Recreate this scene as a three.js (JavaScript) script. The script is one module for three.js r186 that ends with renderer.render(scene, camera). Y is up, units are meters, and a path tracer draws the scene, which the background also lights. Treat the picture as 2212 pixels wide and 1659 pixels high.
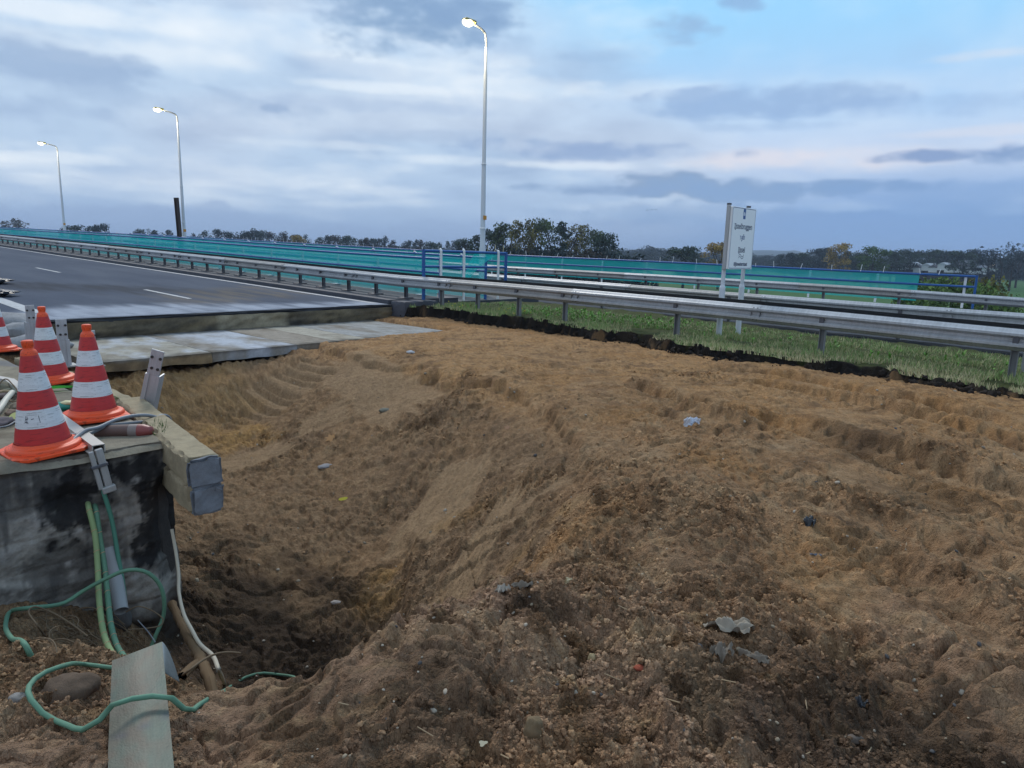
import * as THREE from 'three';
import { mergeGeometries, mergeVertices, toCreasedNormals } from 'three/addons/utils/BufferGeometryUtils.js';
import { RoundedBoxGeometry } from 'three/addons/geometries/RoundedBoxGeometry.js';

// ------------------------------------------------------------------ camera, sky, sun, exposure
const scene = new THREE.Scene();
const EYE = 1.7, PITCH = THREE.MathUtils.degToRad(10.75), ROLL = THREE.MathUtils.degToRad(1.5);
const camera = new THREE.PerspectiveCamera(THREE.MathUtils.radToDeg(2 * Math.atan(829.5 / 1500)), 4 / 3, 0.05, 9000);
camera.rotation.order = 'YXZ';
camera.position.set(0, EYE, 0);
camera.rotation.set(-PITCH, 0, ROLL);
scene.add(camera);

const renderer = new THREE.WebGLRenderer({ antialias: true });
renderer.toneMapping = THREE.LinearToneMapping;
renderer.toneMappingExposure = 1.2;
renderer.shadowMap.enabled = true;

const sun = new THREE.DirectionalLight(new THREE.Color(1.0, 0.95, 0.88), 1.5);
sun.position.set(-10, 34, -46);
sun.target.position.set(0, 0, -8);
sun.castShadow = true;
sun.shadow.radius = 24;
sun.shadow.camera.left = -60; sun.shadow.camera.right = 60; sun.shadow.camera.top = 60; sun.shadow.camera.bottom = -60; sun.shadow.camera.far = 200;
scene.add(sun, sun.target);
scene.fog = new THREE.FogExp2(new THREE.Color(0.55, 0.66, 0.86), 0.0004);

// ------------------------------------------------------------------ noise and small maths
const { clamp, lerp, smoothstep: sstep, degToRad: RAD } = THREE.MathUtils;
const smooth = (a, b, x) => { const k = clamp((x - a) / (b - a), 0, 1); return k * k * (3 - 2 * k); };
function rng(seed) { let a = seed >>> 0; return () => { a = (a + 0x6d2b79f5) | 0; let t = Math.imul(a ^ (a >>> 15), 1 | a); t = (t + Math.imul(t ^ (t >>> 7), 61 | t)) ^ t; return ((t ^ (t >>> 14)) >>> 0) / 4294967296; }; }
const PERM = new Uint8Array(512); { const r = rng(77), p = [...Array(256).keys()]; for (let i = 255; i > 0; i--) { const j = Math.floor(r() * (i + 1)); [p[i], p[j]] = [p[j], p[i]]; } for (let i = 0; i < 512; i++) PERM[i] = p[i & 255]; }
const GX = new Float32Array(256), GY = new Float32Array(256); for (let i = 0; i < 256; i++) { GX[i] = Math.cos(i * 2.39996); GY[i] = Math.sin(i * 2.39996); }
function n2(x, y) {
  const xf = Math.floor(x), yf = Math.floor(y), X = xf & 255, Y = yf & 255; x -= xf; y -= yf;
  const u = x * x * x * (x * (x * 6 - 15) + 10), v = y * y * y * (y * (y * 6 - 15) + 10), A = PERM[X] + Y, B = PERM[X + 1] + Y;
  const a = PERM[A], b = PERM[B], c = PERM[A + 1], d = PERM[B + 1];
  const g0 = GX[a] * x + GY[a] * y, g1 = GX[b] * (x - 1) + GY[b] * y, g2 = GX[c] * x + GY[c] * (y - 1), g3 = GX[d] * (x - 1) + GY[d] * (y - 1);
  return (g0 + u * (g1 - g0) + v * (g2 + u * (g3 - g2) - g0 - u * (g1 - g0))) * 1.45;
}
function n3(x, y, z) {
  const xf = Math.floor(x), yf = Math.floor(y), zf = Math.floor(z), X = xf & 255, Y = yf & 255, Z = zf & 255; x -= xf; y -= yf; z -= zf;
  const f = (t) => t * t * t * (t * (t * 6 - 15) + 10), u = f(x), v = f(y), w = f(z);
  const g = (h, a, b, c) => { h &= 15; const p = h < 8 ? a : b, q = h < 4 ? b : h === 12 || h === 14 ? a : c; return ((h & 1) ? -p : p) + ((h & 2) ? -q : q); };
  const A = PERM[X] + Y, AA = PERM[A] + Z, AB = PERM[A + 1] + Z, B = PERM[X + 1] + Y, BA = PERM[B] + Z, BB = PERM[B + 1] + Z;
  return lerp(lerp(lerp(g(PERM[AA], x, y, z), g(PERM[BA], x - 1, y, z), u), lerp(g(PERM[AB], x, y - 1, z), g(PERM[BB], x - 1, y - 1, z), u), v),
    lerp(lerp(g(PERM[AA + 1], x, y, z - 1), g(PERM[BA + 1], x - 1, y, z - 1), u), lerp(g(PERM[AB + 1], x, y - 1, z - 1), g(PERM[BB + 1], x - 1, y - 1, z - 1), u), v), w);
}
const fbm = (x, y, o = 4) => { let s = 0, a = 0.5; for (let i = 0; i < o; i++) { s += a * n2(x, y); x = x * 2.03 + 17.3; y = y * 2.03 - 9.1; a *= 0.5; } return s; };
const fbm3 = (x, y, z, o = 4) => { let s = 0, a = 0.5; for (let i = 0; i < o; i++) { s += a * n3(x, y, z); x = x * 2.03 + 7.3; y = y * 2.03 - 3.1; z = z * 2.03 + 1.7; a *= 0.5; } return s; };
function worley(x, y) {   // nearest-point distance
  const xf = Math.floor(x), yf = Math.floor(y); let best = 9;
  for (let j = -1; j <= 1; j++) for (let i = -1; i <= 1; i++) {
    const h = PERM[(PERM[(xf + i) & 255] + yf + j) & 255], px = xf + i + GX[h] * 0.42 + 0.5 - x, py = yf + j + GY[(h * 7) & 255] * 0.42 + 0.5 - y, d = px * px + py * py;
    if (d < best) best = d;
  }
  return Math.sqrt(best);
}
const toLin = (c) => { c /= 255; return c <= 0.04045 ? c / 12.92 : Math.pow((c + 0.055) / 1.055, 2.4); };
const mix3 = (a, b, k) => [a[0] + (b[0] - a[0]) * k, a[1] + (b[1] - a[1]) * k, a[2] + (b[2] - a[2]) * k];
const prof = (pts) => (s) => { let i = 0; while (i < pts.length - 2 && s > pts[i + 1][0]) i++; const [a, b] = [pts[i], pts[i + 1]]; return a[1] + (b[1] - a[1]) * (s - a[0]) / (b[0] - a[0]); };

// ------------------------------------------------------------------ sky: dusk overcast opening to blue on the right
{
  const W = 4096, H = 2048, data = new Float32Array(W * H * 4), D = 180 / Math.PI;
  const veil = [[-90, [117, 128, 143]], [-1, [149, 172, 208]], [1, [155, 178, 214]], [4, [173, 194, 225]], [7, [183, 203, 231]], [11, [187, 207, 234]], [18, [193, 213, 240]], [35, [195, 214, 240]], [90, [187, 208, 236]]];
  const open = [[-90, [112, 128, 148]], [-1, [123, 156, 202]], [1, [127, 160, 207]], [3, [137, 168, 214]], [5, [155, 182, 224]], [7.5, [191, 208, 237]], [11, [173, 204, 241]], [18, [159, 207, 247]], [35, [157, 204, 246]], [90, [167, 202, 240]]];
  const grad = (g, e) => { let i = 0; while (i < g.length - 2 && e > g[i + 1][0]) i++; return mix3(g[i][1], g[i + 1][1], smooth(g[i][0], g[i + 1][0], e)); };
  // azimuth (right +), elevation, half widths, strength, colour: the darker clouds of the evening
  const dark = [
    [-8.2, 16.6, 6.6, 2.3, 1.0, [130, 154, 193]], [-3.6, 17.8, 4.6, 1.6, 0.85, [134, 158, 198]], [-1, 15.4, 3, 0.7, 0.4, [150, 172, 208]], [12.0, 16.3, 2.6, 1.0, 0.8, [138, 163, 204]], [16.2, 17.7, 1.3, 0.6, 0.75, [138, 163, 206]], [21, 18.3, 2.4, 0.6, 0.6, [142, 168, 210]],
    [5.5, 14.6, 3.2, 0.5, 0.55, [150, 174, 212]], [18.5, 11.2, 9.5, 1.1, 0.8, [142, 165, 207]], [26, 10.4, 7, 0.8, 0.55, [150, 173, 214]], [19, 9.5, 6, 0.35, 0.45, [146, 168, 208]], [5, 7.9, 10, 0.75, 0.85, [138, 158, 200]], [-6, 8.6, 8, 0.5, 0.45, [158, 176, 210]],
    [11.5, 5.6, 4.2, 0.85, 1.0, [112, 134, 174]], [8, 5.0, 7.0, 0.45, 0.7, [122, 144, 186]], [17.5, 5.0, 5.5, 0.85, 1.0, [116, 140, 182]], [23.5, 5.2, 5.5, 0.5, 0.8, [122, 148, 192]], [30, 7.2, 4.6, 0.42, 1.0, [124, 145, 190]], [35, 7.0, 3.5, 0.6, 0.9, [118, 142, 188]], [33, 4.6, 9, 0.9, 0.55, [126, 154, 202]], [14, 3.2, 10, 0.8, 0.5, [124, 148, 192]],
    [-34, 11.2, 9, 1.2, 0.85, [148, 167, 203]], [-25, 9.6, 11, 0.9, 0.6, [156, 174, 208]], [-36, 8.3, 7, 0.8, 0.6, [152, 170, 206]], [-18.4, 9.9, 0.9, 0.35, 0.9, [148, 166, 202]], [-38, 16.4, 10, 1.1, 0.7, [160, 176, 208]], [-22, 16.8, 9, 0.8, 0.6, [164, 180, 212]], [-13, 12.9, 6, 0.6, 0.4, [162, 180, 214]], [-12, 10.6, 9, 0.5, 0.5, [160, 177, 211]],
  ];
  const light = [[-31, 17.9, 9, 0.6, 0.6], [-33, 14.2, 9, 0.7, 0.8], [-28, 12.6, 10, 0.9, 0.6], [-18, 14.6, 9, 1.0, 0.45], [-8, 13.3, 8, 1.0, 0.6], [-2, 14.2, 5, 0.8, 0.7], [-10, 11.9, 7, 0.4, 0.7], [-1, 12.4, 7, 0.9, 0.5], [-15, 7.6, 8, 0.35, 0.5], [-4, 7.0, 9, 0.4, 0.55], [6, 6.8, 8, 0.35, 0.6], [-31, 5.4, 3.5, 0.4, 0.7], [22, 7.2, 12, 0.9, 0.75], [33, 8.6, 7, 0.35, 0.4], [10, 12.2, 6, 0.8, 0.45], [8, 16.2, 6, 2.0, 0.4], [35, 13.2, 5, 0.35, 0.6]];
  for (let row = 0; row < H; row++) {
    const el = ((row + 0.5) / H - 0.5) * Math.PI, y = Math.sin(el), e = el * D, ce = Math.cos(el);
    for (let col = 0; col < W; col++) {
      const a = ((col + 0.5) / W - 0.5) * 2 * Math.PI, x = ce * Math.cos(a), z = ce * Math.sin(a), o = (row * W + col) * 4;
      let c;
      if (e < -2) c = grad(veil, e);
      else {
        const az = Math.atan2(x, -z) * D, front = Math.abs(az) < 62 && e < 26, oct = front ? 6 : 4;
        const w0 = fbm3(x * 2.2, y * 7, z * 2.2, 3), wy = y + 0.012 * w0;
        let right = smooth(-2, 20, az + w0 * 18 + (e - 9) * 0.7) * (1 - smooth(75, 130, Math.abs(az)));
        if (az < -90) right = 0;
        c = mix3(grad(veil, e), grad(open, e), right);
        // long torn streaks of cloud, flattened towards the horizon
        const k = 1 / (Math.max(e, 0) * 0.05 + 0.55);
        const s1 = fbm3(x * 2.8 + 5, wy * 17 * k, z * 2.8, oct), s2 = fbm3(x * 9 - 3, wy * 42 * k + 4, z * 9, oct - 1), amp = smooth(0.5, 5, e) * (1 - 0.62 * right);
        const v = s1 * 1.05 + s2 * 0.85;
        c = mix3(c, [226, 234, 247], clamp(v * 1.3, 0, 0.9) * amp);
        c = mix3(c, [152, 173, 208], clamp(-v * 1.2 - 0.05, 0, 0.7) * amp);
        c = mix3(c, [222, 220, 232], clamp(n3(x * 2 + 8, y * 9, z * 2) * 1.3 - 0.2, 0, 0.22) * amp * smooth(3, 6, e));
        // low bank with soft heads
        const hb = 2.7 + 2.3 * fbm3(x * 4 + 20, 0.3, z * 4, 3) + 1.5 * fbm3(x * 17, y * 14, z * 17, 4) + right * 0.6;
        c = mix3(c, mix3([153, 174, 210], [126, 156, 203], right), (1 - smooth(hb - 0.3, hb + 0.25, e)) * (0.6 + 0.5 * fbm3(x * 10, y * 40, z * 10, 3)));
        if (front) {
          const n = fbm3(x * 9, wy * 26, z * 9, 5), m = fbm3(x * 30, wy * 62, z * 30, 4);
          for (const [A, E, w, h, q] of light) { const dx = (az - A) / w, dy = (e - E) / h, d = 1 - dx * dx - dy * dy; if (d > -1.8) { const v = smooth(-0.5, 1.3, d + n * 2.2 + m * 0.7) * q; c = mix3(c, A > 10 ? [226, 220, 230] : [229, 236, 248], v * 0.8); } }
          for (const [A, E, w, h, q, col2] of dark) { const dx = (az - A) / w, dy = (e - E) / h, d = 1 - dx * dx - dy * dy; if (d > -1.8) { const v = smooth(-0.7, 1.2, d + n * 2.0 + m * 1.5) * q; c = mix3(c, [col2[0] + 6, col2[1] + 9, col2[2] + 8], v * 0.85); } }
        }
      }
      if (e > -2) { const K = 1.12; c = [(c[0] - 182) * K + 174, (c[1] - 198) * K + 191, (c[2] - 226) * K + 215]; }
      data[o] = toLin(c[0]); data[o + 1] = toLin(c[1]); data[o + 2] = toLin(c[2]); data[o + 3] = 1;
    }
  }
  const sky = new THREE.DataTexture(data, W, H, THREE.RGBAFormat, THREE.FloatType);
  sky.mapping = THREE.EquirectangularReflectionMapping;
  sky.magFilter = THREE.LinearFilter; sky.needsUpdate = true;
  scene.background = sky; scene.environment = sky;
}

// ------------------------------------------------------------------ the place: s runs along the road (away, to the left), t across it (away, to the right)
const UX = -0.741, UZ = 0.671, NX = 0.671, NZ = 0.741, ROAD = Math.atan2(NZ, NX);
const P = (s, t, y = 0) => new THREE.Vector3(UX * s + NX * t, y, -(UZ * s + NZ * t));
const stOf = (x, z) => [x * UX - z * UZ, x * NX - z * NZ];
function ray(px, py) {   // direction in which a point of the photograph (2212 x 1659) is seen
  return new THREE.Vector3((px - 1106) / 1500, -(py - 829.5) / 1500, -1).applyEuler(camera.rotation);
}
const eye = camera.position;
const hitY = (px, py, y) => { const d = ray(px, py); return eye.clone().addScaledVector(d, (y - EYE) / d.y); };
const hitT = (px, py, t) => { const d = ray(px, py); return eye.clone().addScaledVector(d, t / (d.x * NX - d.z * NZ)); };
const hitS = (px, py, s) => { const d = ray(px, py); return eye.clone().addScaledVector(d, s / (d.x * UX - d.z * UZ)); };
const hitZ = (px, py, dist) => { const d = ray(px, py); return eye.clone().addScaledVector(d, dist / Math.hypot(d.x, d.z)); };
const sOfX = (px, t) => stOf(...(({ x, z }) => [x, z])(hitT(px, 600, t)))[0];

const deckY = (s) => 0.29 + 0.0235 * (s - 14.5);
const railNTop = prof([[-8, 0.68], [1.23, 0.82], [3.95, 0.88], [6.3, 0.92], [11.1, 0.985], [15.1, 1.01], [24.7, 1.23], [57.7, 1.95], [90, 2.6]]);
const verge = (s) => Math.min(railNTop(s) - 0.74, 0.30);
const m2Top = prof([[-8, 0.68], [1.8, 0.77], [4.8, 0.79], [9, 0.85], [15.8, 0.94], [90, 2.4]]);
const m3Top = prof([[-8, 0.45], [3, 0.69], [7.7, 0.8], [16.2, 0.89], [25.3, 0.96], [90, 2.2]]);
const dTop = prof([[-8, 1.15], [4.7, 1.31], [8.5, 1.34], [17.7, 1.46], [27.8, 1.56], [37.6, 1.75], [53, 2.05], [90, 2.8]]);
const r1Top = prof([[10, 1.4], [14.78, 1.49], [20, 1.58], [36.6, 1.98], [63.3, 2.46], [90, 2.95]]);
const r2Top = prof([[10, 1.46], [14.8, 1.54], [22.8, 1.71], [41.8, 2.14], [72, 2.68], [90, 3.0]]);

// ------------------------------------------------------------------ naming
const taken = {};
const numbered = (n) => { const k = taken[n] = (taken[n] ?? -1) + 1; return k ? n + '_' + String(k).padStart(3, '0') : n; };
function thing(name, label, category, pos = new THREE.Vector3(), turn = 0, group) {
  const o = new THREE.Group(); o.name = numbered(name); o.position.copy(pos); o.rotation.y = turn; scene.add(o);
  o.userData = { label, category }; if (group) o.userData.group = group; return o;
}
function obj(name, geo, mat, parent = scene) {
  const m = new THREE.Mesh(Array.isArray(geo) ? mergeGeometries(geo.map((g) => clean(g))) : geo, mat); m.name = parent === scene ? numbered(name) : name;
  m.castShadow = m.receiveShadow = true; parent.add(m); if (['bolts', 'bolt', 'bolt_hole', 'stripes'].includes(name)) m.userData.kind = 'stuff'; return m;
}
function tag(o, label, category, group) { o.userData.label = label; o.userData.category = category; if (group) o.userData.group = group; return o; }
function struct(name, geo, mat, label) { const o = obj(name, geo, mat); o.userData.kind = 'structure'; if (label) o.userData.label = label; return o; }
function clean(g) { const r = g.index ? g.toNonIndexed() : g.clone(); for (const k of Object.keys(r.attributes)) if (!['position', 'normal', 'uv'].includes(k)) r.deleteAttribute(k); if (!r.attributes.uv) r.setAttribute('uv', new THREE.BufferAttribute(new Float32Array(r.attributes.position.count * 2), 2)); return r; }
const box = (w, h, d, x = 0, y = 0, z = 0) => new THREE.BoxGeometry(w, h, d).translate(x, y, z);
const rbox = (w, h, d, r, x = 0, y = 0, z = 0) => new RoundedBoxGeometry(w, h, d, 2, r).translate(x, y, z);
const V = (x, y, z) => new THREE.Vector3(x, y, z);
function tube(points, r, n = 40, m = 8, closed = false) { return new THREE.TubeGeometry(new THREE.CatmullRomCurve3(points, closed, 'centripetal'), n, r, m, closed); }
function bar(a, b, r, m = 8) { return tube([a, a.clone().lerp(b, 0.5), b], r, 2, m); }
// a box whose faces are uneven like broken or weathered concrete
function roughBox(w, h, d, seg, amp, seed = 0, f = 6) {
  let g = new THREE.BoxGeometry(w, h, d, Math.max(1, Math.round(w / seg)), Math.max(1, Math.round(h / seg)), Math.max(1, Math.round(d / seg)));
  const p = g.attributes.position, uv = g.attributes.uv, nn = g.attributes.normal;
  for (let i = 0; i < p.count; i++) {
    const x = p.getX(i), y = p.getY(i), z = p.getZ(i);
    const ex = Math.abs(Math.abs(x) - w / 2) < 1e-5, ey = Math.abs(Math.abs(y) - h / 2) < 1e-5, ez = Math.abs(Math.abs(z) - d / 2) < 1e-5, edges = ex + ey + ez;
    const q = (k) => fbm3(x * f + seed + k * 31, y * f + k * 7, z * f - seed, 3) * amp;
    const chip = edges > 1 ? Math.max(0, n3(x * 9 + seed, y * 9, z * 9)) * amp * 2.2 + amp * 0.5 : 0, c = (v, on) => (on ? -Math.sign(v) * chip : 0);
    p.setXYZ(i, x + q(1) + c(x, ex), y + q(2) + c(y, ey), z + q(3) + c(z, ez));
    uv.setXY(i, Math.abs(nn.getX(i)) > 0.5 ? z : x, Math.abs(nn.getY(i)) > 0.5 ? z : y);
  }
  g.deleteAttribute('normal'); const uvs = g.attributes.uv; g = g.toNonIndexed(); g = toCreasedNormals(g, 0.7);
  return g;
}
// an uneven lump (stone, clod, rubble)
function lump(r, detail, amp, seed, sx = 1, sy = 1, sz = 1, f = 1.6) {
  let g = mergeVertices((() => { const k = new THREE.IcosahedronGeometry(1, detail); k.deleteAttribute('normal'); k.deleteAttribute('uv'); return k; })());
  const p = g.attributes.position;
  for (let i = 0; i < p.count; i++) { const x = p.getX(i), y = p.getY(i), z = p.getZ(i), k = r * (1 + amp * fbm3(x * f + seed * 3.7, y * f + seed, z * f - seed * 1.3, 3)); p.setXYZ(i, x * k * sx, y * k * sy, z * k * sz); }
  g.computeVertexNormals(); g.setAttribute('uv', new THREE.BufferAttribute(new Float32Array(p.count * 2).map((_, i) => p.getComponent(i >> 1, (i & 1) * 2) * 1.0), 2));
  return g;
}

// ------------------------------------------------------------------ textures and materials
function tileTex(n, fn, srgb = false, rep = 1) {   // fn(u, v) in 0..1 -> value or [r, g, b], 0..1
  const d = new Uint8Array(n * n * 4);
  for (let j = 0; j < n; j++) for (let i = 0; i < n; i++) { const v = fn(i / n, j / n), o = (j * n + i) * 4, a = Array.isArray(v) ? v : [v, v, v]; d[o] = clamp(a[0], 0, 1) * 255; d[o + 1] = clamp(a[1], 0, 1) * 255; d[o + 2] = clamp(a[2], 0, 1) * 255; d[o + 3] = 255; }
  const t = new THREE.DataTexture(d, n, n); t.wrapS = t.wrapT = THREE.RepeatWrapping; t.magFilter = THREE.LinearFilter; t.repeat.set(rep, rep); if (srgb) t.colorSpace = THREE.SRGBColorSpace; t.needsUpdate = true; return t;
}
const pn = (u, v, k) => n3(Math.cos(u * 6.2832) * k * 0.159 + 9, Math.sin(u * 6.2832) * k * 0.159 + 4, v * k + 3) * (1 - smooth(0.85, 1, v)) + n3(Math.cos(u * 6.2832) * k * 0.159 + 9, Math.sin(u * 6.2832) * k * 0.159 + 4, (v - 1) * k + 3) * smooth(0.85, 1, v);
const grainNoise = (() => { const r = rng(5), n = 512, a = new Float32Array(n * n); for (let i = 0; i < a.length; i++) a[i] = r(); return (u, v) => a[(Math.floor(v * n) % n) * n + (Math.floor(u * n) % n)]; })();
const TEX = {
  sand: tileTex(512, (u, v) => 0.86 + 0.14 * pn(u, v, 18) + 0.16 * pn(u, v, 60) - 0.30 * smooth(0.2, 0.5, pn(u, v + 0.3, 44)) + 0.2 * (grainNoise(u, v) - 0.5)),
  sandBump: tileTex(512, (u, v) => 0.5 + 0.16 * pn(u, v, 14) + 0.16 * pn(u, v, 40) + 0.12 * pn(u, v, 95) + 0.10 * (grainNoise(u, v) - 0.5)),
  concrete: tileTex(512, (u, v) => 0.78 + 0.14 * pn(u, v, 6) + 0.12 * pn(u, v, 22) + 0.08 * pn(u, v, 70) + 0.10 * (grainNoise(u, v) - 0.5)),
  concBump: tileTex(512, (u, v) => 0.5 + 0.15 * pn(u, v, 12) + 0.15 * pn(u, v, 50) + 0.15 * (grainNoise(u, v) - 0.5)),
  asphalt: tileTex(512, (u, v) => 0.80 + 0.06 * pn(u, v, 8) + 0.3 * (grainNoise(u, v) - 0.5) + 0.1 * pn(u, v, 80)),
  grime: tileTex(256, (u, v) => { const k = 0.93 + 0.10 * pn(u, v, 5) - 0.4 * smooth(0.32, 0.55, pn(u, v, 12) + 0.35 * pn(u, v, 40)) - 0.3 * smooth(0.35, 0.45, pn(u, v * 4, 30)); return [k, k * 0.97, k * 0.93]; }),
  zinc: tileTex(512, (u, v) => 0.80 + 0.10 * pn(u, v, 5) + 0.12 * pn(u, v * 0.15, 60) + 0.08 * pn(u, v, 90)),
};
const withRep = (t, r) => { const c = t.clone(); c.repeat.set(r, r); c.needsUpdate = true; return c; };
function std(r, g, b, rough = 0.8, o = {}) { const m = rough > 0.87 ? new THREE.MeshPhysicalMaterial({ roughness: rough, specularIntensity: 0.25, ...o }) : new THREE.MeshStandardMaterial({ roughness: rough, ...o }); m.color.setRGB(r, g, b); return m; }
const M = {
  sand: std(1, 1, 1, 0.95, { vertexColors: true, map: withRep(TEX.sand, 2.2), bumpMap: withRep(TEX.sandBump, 2.7), bumpScale: 0.05 }),
  soil: std(1, 1, 1, 0.95, { vertexColors: true, map: withRep(TEX.sand, 2.2), bumpMap: withRep(TEX.sandBump, 3.1), bumpScale: 0.02 }),
  black: std(0.018, 0.015, 0.013, 0.95),
  clod: std(1, 1, 1, 0.95),
  conc: std(0.36, 0.32, 0.26, 0.9, { map: withRep(TEX.concrete, 0.9), bumpMap: withRep(TEX.concBump, 1.7), bumpScale: 0.006 }),
  concGrey: std(0.30, 0.30, 0.31, 0.85, { map: withRep(TEX.concrete, 1.1), bumpMap: withRep(TEX.concBump, 1.7), bumpScale: 0.006 }),
  concLichen: std(0.40, 0.325, 0.215, 0.92, { map: withRep(TEX.concrete, 1.5), bumpMap: withRep(TEX.concBump, 1.7), bumpScale: 0.006 }),
  concV: std(1, 1, 1, 0.88, { vertexColors: true, map: withRep(TEX.concrete, 0.9), bumpMap: withRep(TEX.concBump, 1.5), bumpScale: 0.008 }),
  asphaltV: std(1, 1, 1, 0.88, { vertexColors: true, map: withRep(TEX.asphalt, 0.8) }),
  asphaltDark: std(0.035, 0.036, 0.042, 0.8, { map: withRep(TEX.asphalt, 0.9) }),
  paint: std(0.46, 0.47, 0.49, 0.7, { map: withRep(TEX.concrete, 1) }),
  zinc: std(0.50, 0.515, 0.54, 0.5, { metalness: 0.25, map: withRep(TEX.zinc, 0.5) }),
  zincDull: std(0.44, 0.43, 0.42, 0.6, { metalness: 0.2, map: withRep(TEX.zinc, 0.5) }),
  zincPost: std(0.27, 0.275, 0.285, 0.6, { metalness: 0.2, map: withRep(TEX.zinc, 0.5) }), zincDark: std(0.10, 0.10, 0.115, 0.6, { metalness: 0.3 }),
  bolt: std(0.05, 0.045, 0.045, 0.6, { metalness: 0.4 }),
  blue: std(0.010, 0.085, 0.30, 0.42),
  white: std(0.72, 0.74, 0.76, 0.45),
  pole: std(0.60, 0.64, 0.70, 0.4),
  cream: std(0.62, 0.55, 0.36, 0.6),
  rust: std(0.055, 0.038, 0.035, 0.85),
  orange: std(0.86, 0.085, 0.014, 0.5, { map: withRep(TEX.grime, 2) }),
  red: std(0.52, 0.018, 0.018, 0.42, { map: withRep(TEX.grime, 1) }),
  coneWhite: std(0.70, 0.73, 0.78, 0.42, { map: withRep(TEX.grime, 1.3) }),
  net: (() => { const m = new THREE.MeshPhysicalMaterial({ roughness: 0.95, transmission: 0.4, thickness: 0, specularIntensity: 0.2, transparent: true, opacity: 0.56, side: THREE.DoubleSide }); m.color.setRGB(0.014, 0.52, 0.53); return m; })(),
  hose: std(0.125, 0.27, 0.175, 0.75, { map: withRep(TEX.zinc, 2) }), hoseDirty: std(0.23, 0.31, 0.14, 0.8), hoseTeal: std(0.07, 0.22, 0.16, 0.7), stripe: std(0.5, 0.28, 0.17, 0.6),
  cable: std(0.17, 0.18, 0.20, 0.5), tape: std(0.12, 0.75, 0.12, 0.4), pvc: std(0.30, 0.31, 0.32, 0.5), whitePipe: std(0.42, 0.37, 0.29, 0.6), root: std(0.13, 0.085, 0.048, 0.9), rootlet: std(0.16, 0.115, 0.075, 0.9),
  alu: std(0.44, 0.42, 0.39, 0.45, { metalness: 0.4 }),
  wood: std(0.34, 0.24, 0.14, 0.85),
};
const coverMat = std(1, 1, 1, 0.6, { vertexColors: true, map: withRep(TEX.zinc, 1.6), bumpMap: withRep(TEX.concBump, 2), bumpScale: 0.003 });

// ------------------------------------------------------------------ sand ground with the dug pit
const CTRL = [   // s, t, height: the level sand, the rims, slopes and floor of the pit
  [0.3, 2.6, 0], [-1, 3.5, 0], [1, 5, 0], [0, 8, -0.02], [2.2, 10.6, 0.02], [5, 10.8, 0.02], [9.5, 11.2, 0.02], [13.2, 11, 0.02], [4, 8, 0], [7, 9, 0], [10, 9, -0.01], [11.7, 10.4, -0.05], [11.7, 8.8, -0.07], [9.2, 7.4, -0.02], [6.2, 7.2, 0.01],
  [-2, 1, 0], [-3, -2, 0], [-4, 8, 0], [-8, 4, 0], [-8, -6, 0], [-4, 14, 0], [0, 14, 0], [8, 14, 0], [0, 0, 0], [1, 1, 0.02], [1, -1.5, 0.02], [1.5, 0.2, 0.03], [0.8, 3.8, 0.0],
  [2.0, 3.1, 0.02], [2.9, 4.25, 0.02], [4.7, 5.95, 0.0], [6.2, 6.45, 0.0], [7.9, 6.7, -0.03], [9.6, 6.7, -0.05], [11.3, 6.75, -0.12],       // right rim
  [2.35, 3.2, 0.05], [2.6, 3.7, 0.04], [2.62, 3.05, -0.24], [2.95, 3.65, -0.22], [3.35, 4.12, -0.22], [4.45, 5.32, -0.26], [6.2, 6.0, -0.26], [7.9, 6.25, -0.28], [9.6, 6.3, -0.3],
  [3.05, 3.4, -0.5], [3.9, 4.5, -0.42], [5.1, 5.2, -0.46], [7.0, 5.55, -0.52], [9.0, 5.65, -0.55], [10.8, 5.85, -0.48],                      // slope, upper part
  [3.35, 3.1, -0.92], [4.35, 3.65, -1.02], [5.5, 4.25, -1.02], [7.1, 4.65, -1.02], [8.8, 4.9, -1.02], [10.2, 5.1, -0.95],                    // slope, lower part
  [4.3, 2.45, -1.46], [5.0, 2.55, -1.42], [3.65, 2.3, -1.40], [5.6, 2.45, -1.32], [3.9, 1.75, -1.35], [4.6, 1.95, -1.42],                  // the deep end below the wall
  [6.4, 3.0, -1.22], [7.2, 2.4, -1.10], [8.2, 3.5, -1.16], [9.4, 3.9, -1.13], [9.6, 3.0, -1.08], [9, 2.2, -0.95],                           // floor
  [10.5, 4.0, -0.92], [11.2, 4.0, -0.34], [11.3, 5.3, -0.30], [11.2, 3.0, -0.36], [10.6, 3.0, -0.8], [11.6, 4, -0.3], [12.5, 5, -0.35], [13, 8, -0.3], [13, 3, -0.3],   // wall of sand below the slab
  [2.32, 1.75, 0.04], [2.62, 1.95, -0.40], [2.95, 2.1, -0.95], [2.28, 2.36, 0.06], [2.66, 2.62, -0.36], [3.0, 2.75, -0.72], [2.28, 1.2, 0.02], [2.7, 1.25, -0.3],        // near rim
  [2.7, 0.6, 0.03], [3.3, 0.5, -0.1], [3.5, 1.1, -0.38], [3.4, 1.5, -0.95], [4.2, 0.6, -0.38], [5.1, 0.87, -0.55], [5.2, 0, -0.42], [5.1, 1.31, -0.72], [4.4, 1.2, -0.72], [5.0, 1.75, -1.1], [4.0, 1.5, -1.1], [2.9, -0.5, 0.02], [4.2, -0.6, -0.2], [5.2, -1.2, -0.3], [7, 0, -0.6], [9, 0, -0.6],
];
const rbfC = 0.12, phi = (a, b, c, d) => Math.sqrt((a - c) * (a - c) + (b - d) * (b - d) + rbfC * rbfC);
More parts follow.
